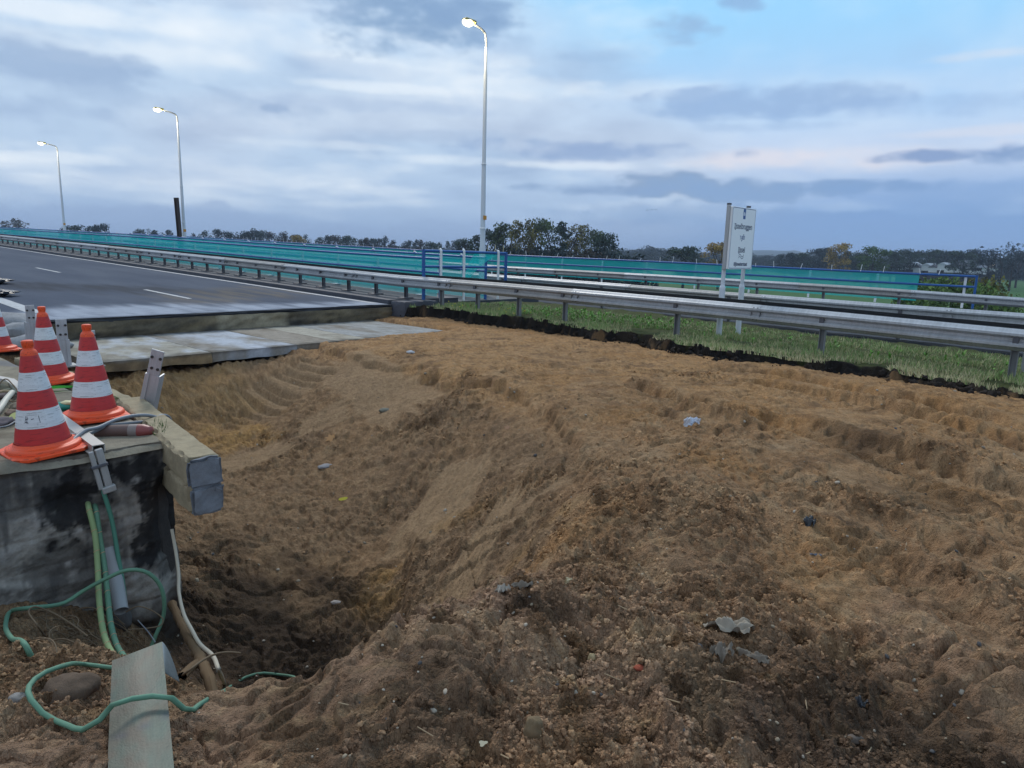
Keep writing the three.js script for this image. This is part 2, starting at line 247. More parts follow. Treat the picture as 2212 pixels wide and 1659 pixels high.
const RBFW = (() => {
  const n = CTRL.length, A = CTRL.map(([s, t, h], i) => [...CTRL.map(([a, b], j) => phi(s, t, a, b) + (i === j ? -0.02 : 0)), h]);
  for (let c = 0; c < n; c++) {
    let p = c; for (let r = c + 1; r < n; r++) if (Math.abs(A[r][c]) > Math.abs(A[p][c])) p = r; [A[c], A[p]] = [A[p], A[c]];
    for (let r = 0; r < n; r++) if (r !== c) { const f = A[r][c] / A[c][c]; if (f) for (let k = c; k <= n; k++) A[r][k] -= f * A[c][k]; }
  }
  return A.map((r, i) => r[n] / r[i]);
})();
function hBase(s, t) {
  let h = 0; for (let i = 0; i < CTRL.length; i++) h += RBFW[i] * phi(s, t, CTRL[i][0], CTRL[i][1]);
  if (s > 11.42) h = Math.min(h, lerp(h, -0.35, smooth(11.42, 11.5, s) * (1 - smooth(10.3, 10.75, t)) * smooth(3.0, 3.4, t)));   // sand stops at the face of the slab
  return h;
}
const march = (px, py, H, from = 0.8, to = 40) => { const d = ray(px, py).normalize(), p = new THREE.Vector3(); let last = from; for (let k = from; k < to; k += 0.01 + k * 0.004) { p.copy(eye).addScaledVector(d, k); if (p.y < H(...stOf(p.x, p.z), p.x, p.z)) { let lo = last, hi = k; for (let i = 0; i < 14; i++) { const m = (lo + hi) / 2; p.copy(eye).addScaledVector(d, m); if (p.y < H(...stOf(p.x, p.z), p.x, p.z)) hi = m; else lo = m; } return p.clone(); } last = k; } return p.clone(); };
const onBase = (px, py) => { const p = march(px, py, hBase); return stOf(p.x, p.z); };

const hash1 = (i) => PERM[(PERM[i & 255] + 91) & 255] / 255;
// wheel ruts pressed into the sand, as lines in road coordinates
const path = (pts) => { const q = new THREE.CatmullRomCurve3(pts.map(([x, y]) => { const [s, t] = onBase(x, y); return V(s, 0, t); })).getSpacedPoints(90); return q.map((p) => [p.x, p.z]); };
const RUTS = [
  { p: path([[1290, 815], [1420, 850], [1560, 882], [1700, 912], [1850, 955], [2000, 1000], [2212, 1062], [2420, 1130]]), w: 0.24, d: 0.11, lug: 0.19 },
  { p: path([[1500, 793], [1640, 808], [1750, 826], [1900, 858], [2050, 890], [2212, 925], [2420, 970]]), w: 0.25, d: 0.11, lug: 0.19 },
  { p: path([[1620, 900], [1760, 940], [1900, 985], [2060, 1040], [2212, 1100]]), w: 0.22, d: 0.10, lug: 0.18 },
  { p: path([[1330, 845], [1480, 888], [1640, 925], [1800, 968], [1960, 1025], [2212, 1110], [2400, 1180]]), w: 0.17, d: 0.055, lug: 0.19 },
  { p: path([[1500, 812], [1680, 838], [1860, 872], [2030, 915], [2212, 965], [2420, 1030]]), w: 0.17, d: 0.05, lug: 0.19 },
  { p: path([[1180, 790], [1380, 800], [1600, 826], [1800, 862], [2000, 905], [2212, 955]]), w: 0.15, d: 0.03, lug: 0.19 },
  { p: path([[1750, 1130], [1900, 1210], [2060, 1320], [2212, 1440]]), w: 0.18, d: 0.06, lug: 0.2 },
  { p: path([[1450, 1010], [1700, 1080], [1950, 1160], [2212, 1260]]), w: 0.22, d: 0.05, lug: 0.2 },
];
for (const r of RUTS) { r.box = [Math.min(...r.p.map((q) => q[0])) - 0.8, Math.max(...r.p.map((q) => q[0])) + 0.8, Math.min(...r.p.map((q) => q[1])) - 0.8, Math.max(...r.p.map((q) => q[1])) + 0.8]; r.len = [0]; for (let i = 1; i < r.p.length; i++) r.len.push(r.len[i - 1] + Math.hypot(r.p[i][0] - r.p[i - 1][0], r.p[i][1] - r.p[i - 1][1])); }
function rut(s, t) {
  let h = 0, amount = 0;
  for (const r of RUTS) {
    if (s < r.box[0] || s > r.box[1] || t < r.box[2] || t > r.box[3]) continue;
    let best = 9, along = 0, side = 1;
    for (let i = 0; i < r.p.length - 1; i++) {
      const [ax, ay] = r.p[i], bx = r.p[i + 1][0] - ax, by = r.p[i + 1][1] - ay, L2 = bx * bx + by * by, k = clamp(((s - ax) * bx + (t - ay) * by) / L2, 0, 1), dx = s - ax - bx * k, dy = t - ay - by * k, d = dx * dx + dy * dy;
      if (d < best) { best = d; along = r.len[i] + Math.sqrt(L2) * k; side = bx * dy - by * dx > 0 ? 1 : -1; }
    }
    const d = Math.sqrt(best); if (d > 0.75) continue;
    const fade = smooth(0, 0.8, along) * (0.75 + 0.7 * clamp(n2(along * 0.9 + r.w * 90, 3.1) + 0.4, 0, 1)), x = d / r.w, e = n2(s * 3.1, t * 3.1) * 0.25;
    const floor = 1 - smooth(0.7 + e, 1.15 + e, x), bank = Math.exp(-((x - 1.5) ** 2) * 5);
    const ph = (along - side * 0.12 * x * 0 + d * 0.55) / r.lug, saw = ph - Math.floor(ph), lug = (saw < 0.75 ? saw / 0.75 : (1 - saw) / 0.25) - 0.5;
    h += fade * (-r.d * floor + 0.45 * r.d * bank + floor * lug * (0.025 + 0.07 * hash1(Math.floor(ph) * 3 + Math.round(r.w * 900))) * smooth(0.15, 0.5, x) * clamp(n2(along * 0.5 + 7, r.w * 50) * 1.3 + 0.9, 0, 1));
    amount = Math.max(amount, fade * floor);
  }
  return [h, amount];
}
// flat scrapes left by the digger's bucket: centre, half size along s and t, spacing and direction of the grooves
// a line on the ground in the direction the bucket moved, then half width across it, gap and depth of the marks, strength of the smoothing
const SCRAPES = [
  [[530, 858], [700, 906], [622, 838], 0.62, 0.75, 0.21, 0.14, 1], [[1020, 968], [885, 1185], [958, 1085], 0, 0.36, 0.10, 0.035, 1], [[1190, 1098], [858, 1345], [1015, 1228], 0, 0.17, 0.085, 0.035, 1], [[1190, 1180], [980, 1335], [1085, 1255], 0, 0.10, 0.07, 0.03, 0.9],
  [[720, 770], [900, 880], [806, 822], 0, 0.5, 0.5, 0.012, 0.8], [[470, 1020], [640, 955], [548, 990], 0, 0.35, 0.35, 0.012, 0.8], [[640, 930], [760, 870], [700, 905], 0, 0.3, 0.22, 0.02, 0.8], [[1230, 1010], [1090, 1130], [1165, 1065], 0, 0.10, 0.05, 0.01, 0.7],
  [[1700, 1000], [2000, 1080], [1850, 1040], 0, 0.2, 0.3, 0.006, 0.5], [[1350, 1290], [1520, 1330], [1430, 1310], 0, 0.1, 0.2, 0.004, 0.8], [[1250, 960], [1500, 1000], [1380, 985], 0, 0.3, 0.4, 0.006, 0.45],
].map(([p, q, c, hl, hw, gap, d, k]) => { const a = onBase(...p), b = onBase(...q), L = Math.hypot(b[0] - a[0], b[1] - a[1]); return { c: onBase(...c), ux: (b[0] - a[0]) / L, uy: (b[1] - a[1]) / L, hl: hl || L / 2, hw, gap, d, k }; });
function scrape(s, t) {
  let m = 0, h = 0;
  for (const q of SCRAPES) {
    const dx = s - q.c[0], dy = t - q.c[1], u = dx * q.ux + dy * q.uy, w = dx * q.uy - dy * q.ux, x = Math.abs(u) / q.hl, y = Math.abs(w) / q.hw; if (x > 1.5 || y > 1.6) continue;
    const k = q.k * (1 - smooth(0.82, 1.02, Math.max(x + 0.22 * n2(w * 9 / q.hw * 0.5 + 3, q.gap * 90), y + 0.2 * n2(u * 2.2, 7 + q.gap * 50)))); if (k <= 0) continue;
    const ph = w / q.gap + 0.09 * n2(u * 0.8, q.gap * 70) + 40, i = Math.floor(ph), f = ph - i - 0.3 - 0.4 * hash1(i * 7 + 3);
    h += k * (-q.d * (0.35 + 0.65 * hash1(i)) * Math.exp(-((f / (q.gap > 0.2 ? 0.2 : 0.14)) ** 2)) + q.d * 0.35 * (ph - i)) ; m = Math.max(m, k);
  }
  return [h, m];
}
const SPOTS = (list) => list.map(([x, y, r, k]) => [...onBase(x, y), r, k]);
const YELLOW = SPOTS([[500, 950, 0.7, 1], [420, 930, 0.8, 0.5], [840, 1235, 0.22, 1], [800, 1290, 0.3, 0.8], [1000, 1130, 0.25, 0.35], [330, 870, 1.1, 0.55], [420, 850, 1.0, 0.5], [300, 820, 0.9, 0.5], [1150, 1170, 0.3, 0.4]]);
const DARK = SPOTS([[560, 1390, 0.95, 1], [420, 1380, 0.7, 1], [520, 1290, 0.6, 0.9], [640, 1440, 0.7, 1], [700, 1390, 0.5, 0.8], [1900, 1600, 0.55, 0.85], [1700, 1560, 0.35, 0.7], [1600, 1530, 0.35, 0.6], [2100, 1640, 0.5, 0.8], [560, 775, 0.5, 0.8], [1140, 1310, 0.12, 0.9], [1860, 945, 0.5, 0.5], [2000, 1080, 0.4, 0.4], [1180, 1320, 0.16, 0.8], [930, 1420, 0.2, 0.5], [960, 1530, 0.25, 0.6], [460, 1200, 0.5, 0.45], [1900, 1000, 0.35, 0.5], [1820, 1130, 0.2, 0.6], [700, 1640, 0.4, 0.4]]);  // dark moist soil; in the pit's deep hollow the colour also deepens its shade
const CRACKS = [[[1040, 1140], [1120, 1110], [1180, 1090], [1240, 1060], [1300, 1040]], [[780, 870], [830, 850], [860, 830]], [[1000, 1200], [1080, 1150], [1160, 1100]], [[860, 1390], [960, 1280], [1060, 1190]]].map((l) => l.map((q) => onBase(...q)));
const SPUR = [onBase(885, 1165), onBase(842, 1365)], SPURSIDE = (() => { const [a, c] = SPUR, p = onBase(1000, 1250); return Math.sign((p[0] - a[0]) * (c[1] - a[1]) - (p[1] - a[1]) * (c[0] - a[0])); })();
const LIP = 0.11, RIM = [[640, 752], [760, 772], [900, 797], [1010, 826], [1130, 855], [1195, 895], [1275, 1000], [1262, 1062], [1195, 1140], [1090, 1280], [960, 1332], [830, 1383], [690, 1442], [560, 1488]].map((q) => onBase(...q)), RIMSIDE = (() => { const [ax, ay] = RIM[3], b = RIM[4], p = onBase(900, 950); return Math.sign((b[0] - ax) * (p[1] - ay) - (b[1] - ay) * (p[0] - ax)); })();
const near = (list, s, t) => { let m = 0; for (const [a, b, r, k] of list) { const d = Math.hypot(s - a, t - b) / r; if (d < 1.8) m = Math.max(m, k * (1 - smooth(0.35, 1.2, d + 0.55 * n2(s * 2.6 + a, t * 2.6)))); } return m; };
const INFO = { clump: 0, flat: 0, rut: 0 };
function hFull(s, t, x, z) {
  const b = hBase(s, t), r = Math.hypot(x, z), steep = smooth(0.05, 0.3, -b);
  const wx = x + 0.12 * n2(x * 1.9, z * 1.9 + 5), wz = z + 0.12 * n2(x * 1.9 + 11, z * 1.9);
  const fore = 1 - smooth(2.6, 6.5, r);
  const [rh, ra] = t > 3 ? rut(s, t) : [0, 0], [sh, sm] = b < 0.05 ? scrape(s, t) : [0, 0];
  let clump = clamp(0.18 + fore * 0.55 + fbm(x * 0.75 + 3, z * 0.75, 3) * 1.7 + steep * 0.06, 0, 1) * (1 - sm * 0.95) * (1 - ra * 0.6);
  const big = fbm(wx * 0.55, wz * 0.55, 3) * 0.09 + fbm(wx * 1.7 + 9, wz * 1.7, 4) * (0.085 + 0.01 * fore);
  const pits = -0.06 * smooth(0.28, 0.62, n2(wx * 1.5 + 40, wz * 1.5)) * (0.4 + 0.6 * clump);
  // flaked, stepped crust: ridged noise pulled along the direction the machines drove
  const q1 = 1 - Math.abs(n2(s * 2.2 + 0.5 * n2(x * 3, z * 3), t * 5.2)), q2 = 1 - Math.abs(n2(x * 6.3 + 3, z * 6.3)), q3 = n2(x * 15, z * 15);
  const te = 5.5 * fbm(wx * 1.5 + 60, wz * 1.5, 4) + 1.4 * n2(s * 1.3, t * 3.4), tf = te - Math.floor(te), step = (Math.floor(te) + smooth(0.80, 1.0, tf) - te) * 0.030 * smooth(-0.25, 0.25, n2(x * 1.1 + 70, z * 1.1));   // broken plates of crust
  const rough = fbm(wx * 11, wz * 11, 4);
  const crust = (0.020 * q1 * q1 + 0.014 * q2 * q2 + 0.006 * q3 + step + 0.05 * rough * (0.6 + clump) * (1 - 0.5 * fore)) * (1 - sm * 0.9);
  const wa = worley(wx * 9.5, wz * 9.5), wb = worley(wx * 21 + 7, wz * 21), wc = worley(wx * 46, wz * 46 + 9);
  const sel = smooth(-0.1, 0.35, n2(x * 2.9 + 20, z * 2.9));
  const clods = clump * (0.03 * sel * Math.max(0, 0.5 - wa + 0.5 * rough) + 0.026 * Math.max(0, 0.5 - wb + 0.45 * rough) * (0.4 + sel) + 0.016 * Math.max(0, 0.6 - wc));
  INFO.clump = clump; INFO.flat = sm; INFO.rut = ra;
  let crack = 0; if (r < 9) for (const l of CRACKS) for (let i = 0; i < l.length - 1; i++) { const [ax, ay] = l[i], bx = l[i + 1][0] - ax, by = l[i + 1][1] - ay, k = clamp(((s - ax) * bx + (t - ay) * by) / (bx * bx + by * by), 0, 1), d = Math.hypot(s - ax - bx * k, t - ay - by * k) + 0.05 * n2(s * 7, t * 7); if (d < 0.07) crack = Math.max(crack, 1 - smooth(0.0, 0.05, d)); }
  // creases and torn edges between the plates
  const cr1 = Math.exp(-((n2(wx * 1.9 + 13, wz * 2.6) / 0.07) ** 2)) * smooth(-0.1, 0.3, n2(x * 0.8 + 5, z * 0.8)), cr2 = Math.exp(-((n2(wx * 4.6 + 3, wz * 5.6) / 0.09) ** 2)) * smooth(-0.15, 0.3, n2(x * 1.7 + 45, z * 1.7));
  const crease = -(0.042 * cr1 + 0.022 * cr2) * (1 - sm);
  // spur of firm sand with a steep side above the deep end
  let sp = 0; if (b < -0.12) { const [ax, ay] = SPUR[0], ux = SPUR[1][0] - ax, uy = SPUR[1][1] - ay, L = Math.hypot(ux, uy), k = ((s - ax) * ux + (t - ay) * uy) / L, d = ((s - ax) * uy - (t - ay) * ux) / L * SPURSIDE + 0.08 * n2(k * 3, 5), e = smooth(-0.35, 0.15, k) * (1 - smooth(L - 0.1, L + 0.35, k)); sp = smooth(-0.12, -0.45, b) * e * (0.07 * smooth(-0.03, 0.05, d) * (1 - smooth(0.2, 1.3, d)) - 0.06 * smooth(-0.6, -0.05, d) * (1 - smooth(-0.05, 0.0, d))); }
  // broken lip round the edge of the pit
  let lip = 0; if (b < 0.06 && b > -0.75) { let best = 9, sg = 1; for (let i = 0; i < RIM.length - 1; i++) { const [ax, ay] = RIM[i], bx = RIM[i + 1][0] - ax, by = RIM[i + 1][1] - ay, k = clamp(((s - ax) * bx + (t - ay) * by) / (bx * bx + by * by), 0, 1), px = s - ax - bx * k, py = t - ay - by * k, d = px * px + py * py; if (d < best) { best = d; sg = bx * py - by * px; } } const d = Math.sqrt(best) * Math.sign(sg) * RIMSIDE + 0.22 * n2(s * 1.3, t * 1.3 + 9) + 0.12 * n2(s * 3.3, t * 3.3 + 9) + 0.06 * n2(s * 8, t * 8); lip = -LIP * smooth(-0.02, 0.09, d) * Math.exp(-Math.max(d, 0) * 1.7) + 0.25 * LIP * Math.exp(-((d + 0.12) ** 2) * 60); }
  const calm = 1 - 0.35 * smooth(5.5, 9, r) * (1 - steep);
  return b + sp + lip * (0.5 + 0.8 * clamp(n2(s * 0.9 + 50, t * 0.9) + 0.4, 0, 1)) + crease + calm * big * (0.6 + 0.15 * fore + 0.3 * steep) * (1 - 0.6 * sm) + pits * calm + crust * calm * (0.85 + 0.4 * fore + 0.2 * steep) + clods + rh + sh - crack * 0.05;
}
const onGround = (px, py) => march(px, py, hFull);
const groundAt = (x, z) => hFull(...stOf(x, z), x, z);
function sandColor(s, t, x, z, b, f) {
  const r = Math.hypot(x, z), n = fbm(x * 0.5 + 7, z * 0.5, 3), m = fbm(x * 2.1, z * 2.1 + 5, 3), k = n2(x * 9, z * 9), fore = 1 - smooth(2.4, 6.0, r), far = smooth(6, 10, r);
  let c = mix3([0.37, 0.232, 0.130], [0.47, 0.283, 0.138], clamp(far * (0.75 + 0.5 * n), 0, 1));
  c = mix3(c, [0.295, 0.200, 0.148], clamp(fore * (0.75 + n * 0.8), 0, 1));
  c = mix3(c, [0.35, 0.25, 0.160], clamp(m * 1.8 + 0.05, 0, 0.75) * (1 - far * 0.6));
  c = mix3(c, [0.20, 0.125, 0.075], clamp(-m * 1.7 - n * 0.6 + f.clump * 0.25, 0, 0.75));
  c = mix3(c, [0.40, 0.22, 0.09], clamp(n2(x * 0.9 + 31, z * 0.9) * 1.2 - 0.25, 0, 0.5));
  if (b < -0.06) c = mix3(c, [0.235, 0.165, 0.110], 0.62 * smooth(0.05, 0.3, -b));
  c = mix3(c, [0.36, 0.252, 0.158], f.flat * 0.85);
  c = mix3(c, [0.46, 0.275, 0.10], near(YELLOW, s, t) * 0.65);
  c = mix3(c, [0.125, 0.075, 0.042], clamp(fbm(x * 5.5 + 17, z * 5.5, 4) * 3.2 - 0.18, 0, 0.8) * (0.45 + 0.55 * f.clump + 0.2 * fore) * (1 - 0.8 * f.flat)); c = mix3(c, [0.10, 0.062, 0.038], clamp(fbm(x * 15 + 3, z * 15, 3) * 3.4 - 0.5, 0, 0.75) * (0.3 + 0.7 * f.clump) * (1 - f.flat)); c = mix3(c, [0.46, 0.33, 0.21], clamp(fbm(x * 11 + 30, z * 11, 3) * 2.4 - 0.5, 0, 0.4)); c = mix3(c, [0.40, 0.28, 0.17], clamp(fbm(x * 3.1 - 7, z * 7.3, 3) * 2.0 - 0.3, 0, 0.55));
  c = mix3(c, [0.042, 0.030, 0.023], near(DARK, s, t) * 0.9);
  const q = 1.02 * (1 + k * 0.15 + 0.2 * n2(x * 23, z * 23)), g = [q * 1.20, q * 1.115, q * 1.00]; return [c[0] * g[0], c[1] * g[1], c[2] * g[2]];
}
{
  const TH = []; for (let a = -180; a < 180 - 1e-6;) { TH.push(a); a += Math.abs(a) < 41 ? 0.078 : Math.abs(a) < 62 ? 0.3 : 4; }
  const R = [0.2, 0.5, 0.8]; for (let r = 1.05; r < 19.5;) { R.push(r); r *= r < 1.75 ? 1.02 : r < 6.2 ? 1.0029 : r < 12 ? 1.0036 : 1.006; }
  const nT = TH.length, nR = R.length, pos = new Float32Array(nT * nR * 3), col = new Float32Array(nT * nR * 3), uv = new Float32Array(nT * nR * 2), idx = new Uint32Array(nT * (nR - 1) * 6);
  let k = 0;
  for (let j = 0; j < nR; j++) for (let i = 0; i < nT; i++, k++) {
    const a = RAD(TH[i]), x = R[j] * Math.sin(a), z = -R[j] * Math.cos(a), [s, t] = stOf(x, z);
    let y, c;
    if (t > 12.6 || s > 14.6 || t < -3) { y = t < -3 && s < 4 ? 0 : -0.3; c = [0.2, 0.13, 0.08]; } else {
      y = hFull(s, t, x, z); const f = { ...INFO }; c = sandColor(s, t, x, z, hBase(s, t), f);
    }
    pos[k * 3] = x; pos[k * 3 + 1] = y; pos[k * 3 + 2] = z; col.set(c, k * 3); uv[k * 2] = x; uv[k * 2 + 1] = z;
  }
  k = 0;
  for (let j = 0; j < nR - 1; j++) for (let i = 0; i < nT; i++) { const a = j * nT + i, b = j * nT + (i + 1) % nT, c = a + nT, d = b + nT; idx[k++] = a; idx[k++] = c; idx[k++] = b; idx[k++] = b; idx[k++] = c; idx[k++] = d; }
  const g = new THREE.BufferGeometry(); g.setAttribute('position', new THREE.BufferAttribute(pos, 3)); g.setAttribute('color', new THREE.BufferAttribute(col, 3)); g.setAttribute('uv', new THREE.BufferAttribute(uv, 2)); g.setIndex(new THREE.BufferAttribute(idx, 1));
  g.computeVertexNormals();
  struct('sand_ground', g, M.sand, 'churned brown sand with wheel ruts around a dug pit');
}
// loose clods and crumbs of earth
{
  const r = rng(11), shapes = [0, 1, 2].map((i) => lump(1, 2, 1.9, i + 2, 1.1, 0.6, 0.9, 2.8)), buckets = [[], [], []], q = new THREE.Quaternion(), e = new THREE.Euler();
  for (let i = 0; i < 170000; i++) {
    const a = RAD(-44 + 88 * r()), d = 1.5 + 9.0 * Math.pow(r(), 1.5), x = d * Math.sin(a), z = -d * Math.cos(a), [s, t] = stOf(x, z);
    if (s > 11.2 || t > 10.9 || (s > 4.9 && t < 2.0)) continue;
    const y = hFull(s, t, x, z); if (r() > INFO.clump * INFO.clump * 1.15 - 0.06) continue;
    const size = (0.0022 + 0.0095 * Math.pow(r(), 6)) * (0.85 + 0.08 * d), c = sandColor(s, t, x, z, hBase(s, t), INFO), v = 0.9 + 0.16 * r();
    e.set(r() * 6.3, r() * 6.3, r() * 6.3); q.setFromEuler(e);
    buckets[i % 3].push([new THREE.Matrix4().compose(V(x, y + size * 0.25, z), q, V(size, size, size)), c.map((w) => w * v * 0.95)]);
  }
  buckets.forEach((b, i) => {
    const m = new THREE.InstancedMesh(shapes[i], M.clod, b.length); m.name = numbered('earth_clods'); b.forEach(([mat, c], k) => { m.setMatrixAt(k, mat); m.setColorAt(k, new THREE.Color().setRGB(...c)); });
    m.castShadow = m.receiveShadow = true; m.userData.kind = 'stuff'; m.userData.label = 'loose crumbs of earth scattered over the churned sand'; m.userData.category = 'earth'; scene.add(m);
  });
}

// ------------------------------------------------------------------ road deck, kerb, slab below it, verge, other carriageway, flood plain
// a sheet in road coordinates: s rows x t columns, height and colour by function
function sheet(S, T, yf, cf, pf) {
  const n = T.length, pos = [], uv = [], col = [], idx = [];
  S.forEach((s) => T.forEach((t) => { const [a, b] = pf ? pf(s, t) : [s, t], p = P(a, b, yf(a, b)); pos.push(p.x, p.y, p.z); uv.push(b, a); if (cf) col.push(...cf(a, b)); }));
  for (let j = 0; j < S.length - 1; j++) for (let i = 0; i < n - 1; i++) { const a = j * n + i, b = a + 1, c = a + n, d = c + 1; idx.push(a, b, c, b, d, c); }
  const g = new THREE.BufferGeometry(); g.setAttribute('position', new THREE.Float32BufferAttribute(pos, 3)); g.setAttribute('uv', new THREE.Float32BufferAttribute(uv, 2)); if (cf) g.setAttribute('color', new THREE.Float32BufferAttribute(col, 3)); g.setIndex(idx); g.computeVertexNormals(); return g;
}
const range = (a, b, n) => Array.from({ length: n + 1 }, (_, i) => a + (b - a) * i / n);
// a straight bar along the road with the cross section [[t, y], ...] following a height profile
function sweep(section, S, yf, closed = true, t0 = 0) {
  const pos = [], uv = [], idx = [], n = section.length, m = closed ? n : n - 1; let L = 0;
  for (let k = 0; k < m; k++) {
    const [a, b] = [section[k], section[(k + 1) % n]], len = Math.hypot(b[0] - a[0], b[1] - a[1]), base = pos.length / 3;
    S.forEach((s) => { for (const [q, u] of [[a, L], [b, L + len]]) { const p = P(s, t0 + q[0], yf(s) + q[1]); pos.push(p.x, p.y, p.z); uv.push(s, u); } });
    for (let i = 0; i < S.length - 1; i++) { const o = base + i * 2; idx.push(o, o + 2, o + 1, o + 1, o + 2, o + 3); } L += len;
  }
  if (closed) for (const e of [0, S.length - 1]) { const base = pos.length / 3; section.forEach(([t, y]) => { const p = P(S[e], t0 + t, yf(S[e]) + y); pos.push(p.x, p.y, p.z); uv.push(t, y); }); for (let i = 1; i < n - 1; i++) idx.push(base, base + i, base + i + 1); }
  const g = new THREE.BufferGeometry(); g.setAttribute('position', new THREE.Float32BufferAttribute(pos, 3)); g.setAttribute('uv', new THREE.Float32BufferAttribute(uv, 2)); g.setIndex(idx); g.computeVertexNormals(); return g;
}
{
  const S = [...range(14.5, 24, 90), ...range(24.3, 45, 60), ...range(46, 110, 40)], T = [...range(-14, 2.6, 24), ...range(2.8, 11.2, 90)];
  const c = (s, t) => {
    const n = fbm(s * 0.22, t * 0.9, 4), m = fbm(s * 0.5 + 5, t * 3 + 7, 4), f = n2(s * 6, t * 14);
    let q = mix3([0.050, 0.068, 0.108], [0.078, 0.096, 0.135], clamp(0.5 + n * 1.4, 0, 1));  // blue of the sky's reflection is put into the asphalt colour
    q = mix3(q, [0.024, 0.030, 0.045], clamp(smooth(2.6, 0.4, Math.abs(s - 21.6 + (t - 6) * 0.9 + n * 2.2)) * (0.75 + m) * (1 - smooth(9, 11, t)), 0, 0.85));      // damp band
    q = mix3(q, [0.15, 0.125, 0.105], clamp(smooth(2.5, 0.6, Math.abs(s - 18.0 - (t - 8.4) * 0.6)) * smooth(5.8, 7.8, t) * (0.5 + m * 1.6), 0, 0.7));   // sandy smear
    q = mix3(q, [0.38, 0.41, 0.48], clamp(smooth(1.5, 0.1, s - 14.5 - 0.7 * m - (1.2 * smooth(10, 5, t)) + 0.8 * smooth(4.3, 3.4, t)) * (0.85 + m * 0.9 + f * 0.2), 0, 0.9) * smooth(14.4, 14.75, s + n * 0.2));   // pale slurry by the edge
    return q;
  };
  struct('road', sheet(S, T, (s) => deckY(s), c), M.asphaltV, 'grey blue bridge road ending at a sawn edge');
  // the end of the deck: dark asphalt layer over a weathered concrete edge
  const end = (y0, y1, ds, mat, name, label, cf) => {
    const g = sheet(range(0, 1, 8), range(-14, 11.25, 190), () => 0, cf ? (a, b) => cf(a, b) : null); const p = g.attributes.position; let k = 0;
    for (let j = 0; j <= 8; j++) for (let i = 0; i <= 190; i++, k++) { const t = -14 + 25.25 * i / 190, v = j / 8, y = lerp(y0, y1, v) + (j === 0 || j === 8 ? 0.022 * fbm(t * 2.2, y0 * 9, 4) : 0), q = P(14.5 - ds + 0.07 * fbm(t * 1.6, v * 2 + y0 * 20, 4) + 0.02 * n2(t * 9, v * 6), t, y); p.setXYZ(k, q.x, q.y, q.z); g.attributes.uv.setXY(k, t, y); }
    g.computeVertexNormals(); return struct(name, g, mat, label);
  };
  end(0.292, 0.215, 0.015, M.asphaltDark, 'road_edge', 'dark sawn edge of the asphalt');
  end(0.225, -0.12, 0.05, M.concV, 'road_concrete_edge', 'weathered concrete edge below the asphalt', (v, t) => { const n = fbm(t * 1.1, v * 1.3 + 4, 4), m = fbm(t * 4, v * 2, 3); let c = mix3([0.13, 0.11, 0.08], [0.25, 0.20, 0.125], clamp(0.4 + n * 1.6, 0, 1)); c = mix3(c, [0.055, 0.05, 0.045], clamp(0.2 + m * 2.2 + (v - 0.7) * 1.6, 0, 0.9)); if (t > 6.6 && t < 8.3) c = mix3(c, [0.48, 0.42, 0.30], 0.75 * clamp(0.8 + m, 0, 1)); return c; });
}
// painted lines
const line = (s0, s1, t, w, lift = 0.004) => { const g = sheet(range(s0, s1, Math.max(2, Math.round((s1 - s0) / 1.2))), [t - w / 2, t + w / 2], (s) => deckY(s) + lift); return struct('lane_marking', g, M.paint); };
line(14.85, 108, 11.02, 0.15).userData.label = 'long white edge line beside the kerb';
for (const s of [17.53, 27.9, 39.6, 51.3, 63, 75, 87]) line(s, s + 2.85, 7.4, 0.11);
line(15.7, 20.2, 3.72, 0.28);
// kerb with the guard rail and railing on it
{
  const kerbTop = (s) => deckY(s) + 0.10;
  struct('kerb', sweep([[11.22, -0.6], [11.26, 0], [13.75, -0.01], [13.75, -0.6]], range(14.62, 105, 80), kerbTop), std(0.062, 0.066, 0.085, 0.75, { map: withRep(TEX.concrete, 0.6), bumpMap: withRep(TEX.concBump, 1.5), bumpScale: 0.006 }), 'dark raised bridge kerb');
  const g = roughBox(1.15, 0.46, 0.55, 0.06, 0.018, 3); const b = struct('kerb_end', g, std(0.085, 0.088, 0.11, 0.8, { map: withRep(TEX.concrete, 0.6) }), 'dark broken end block of the kerb'); b.position.copy(P(14.25, 11.85, 0.155)); b.rotation.y = ROAD;
}
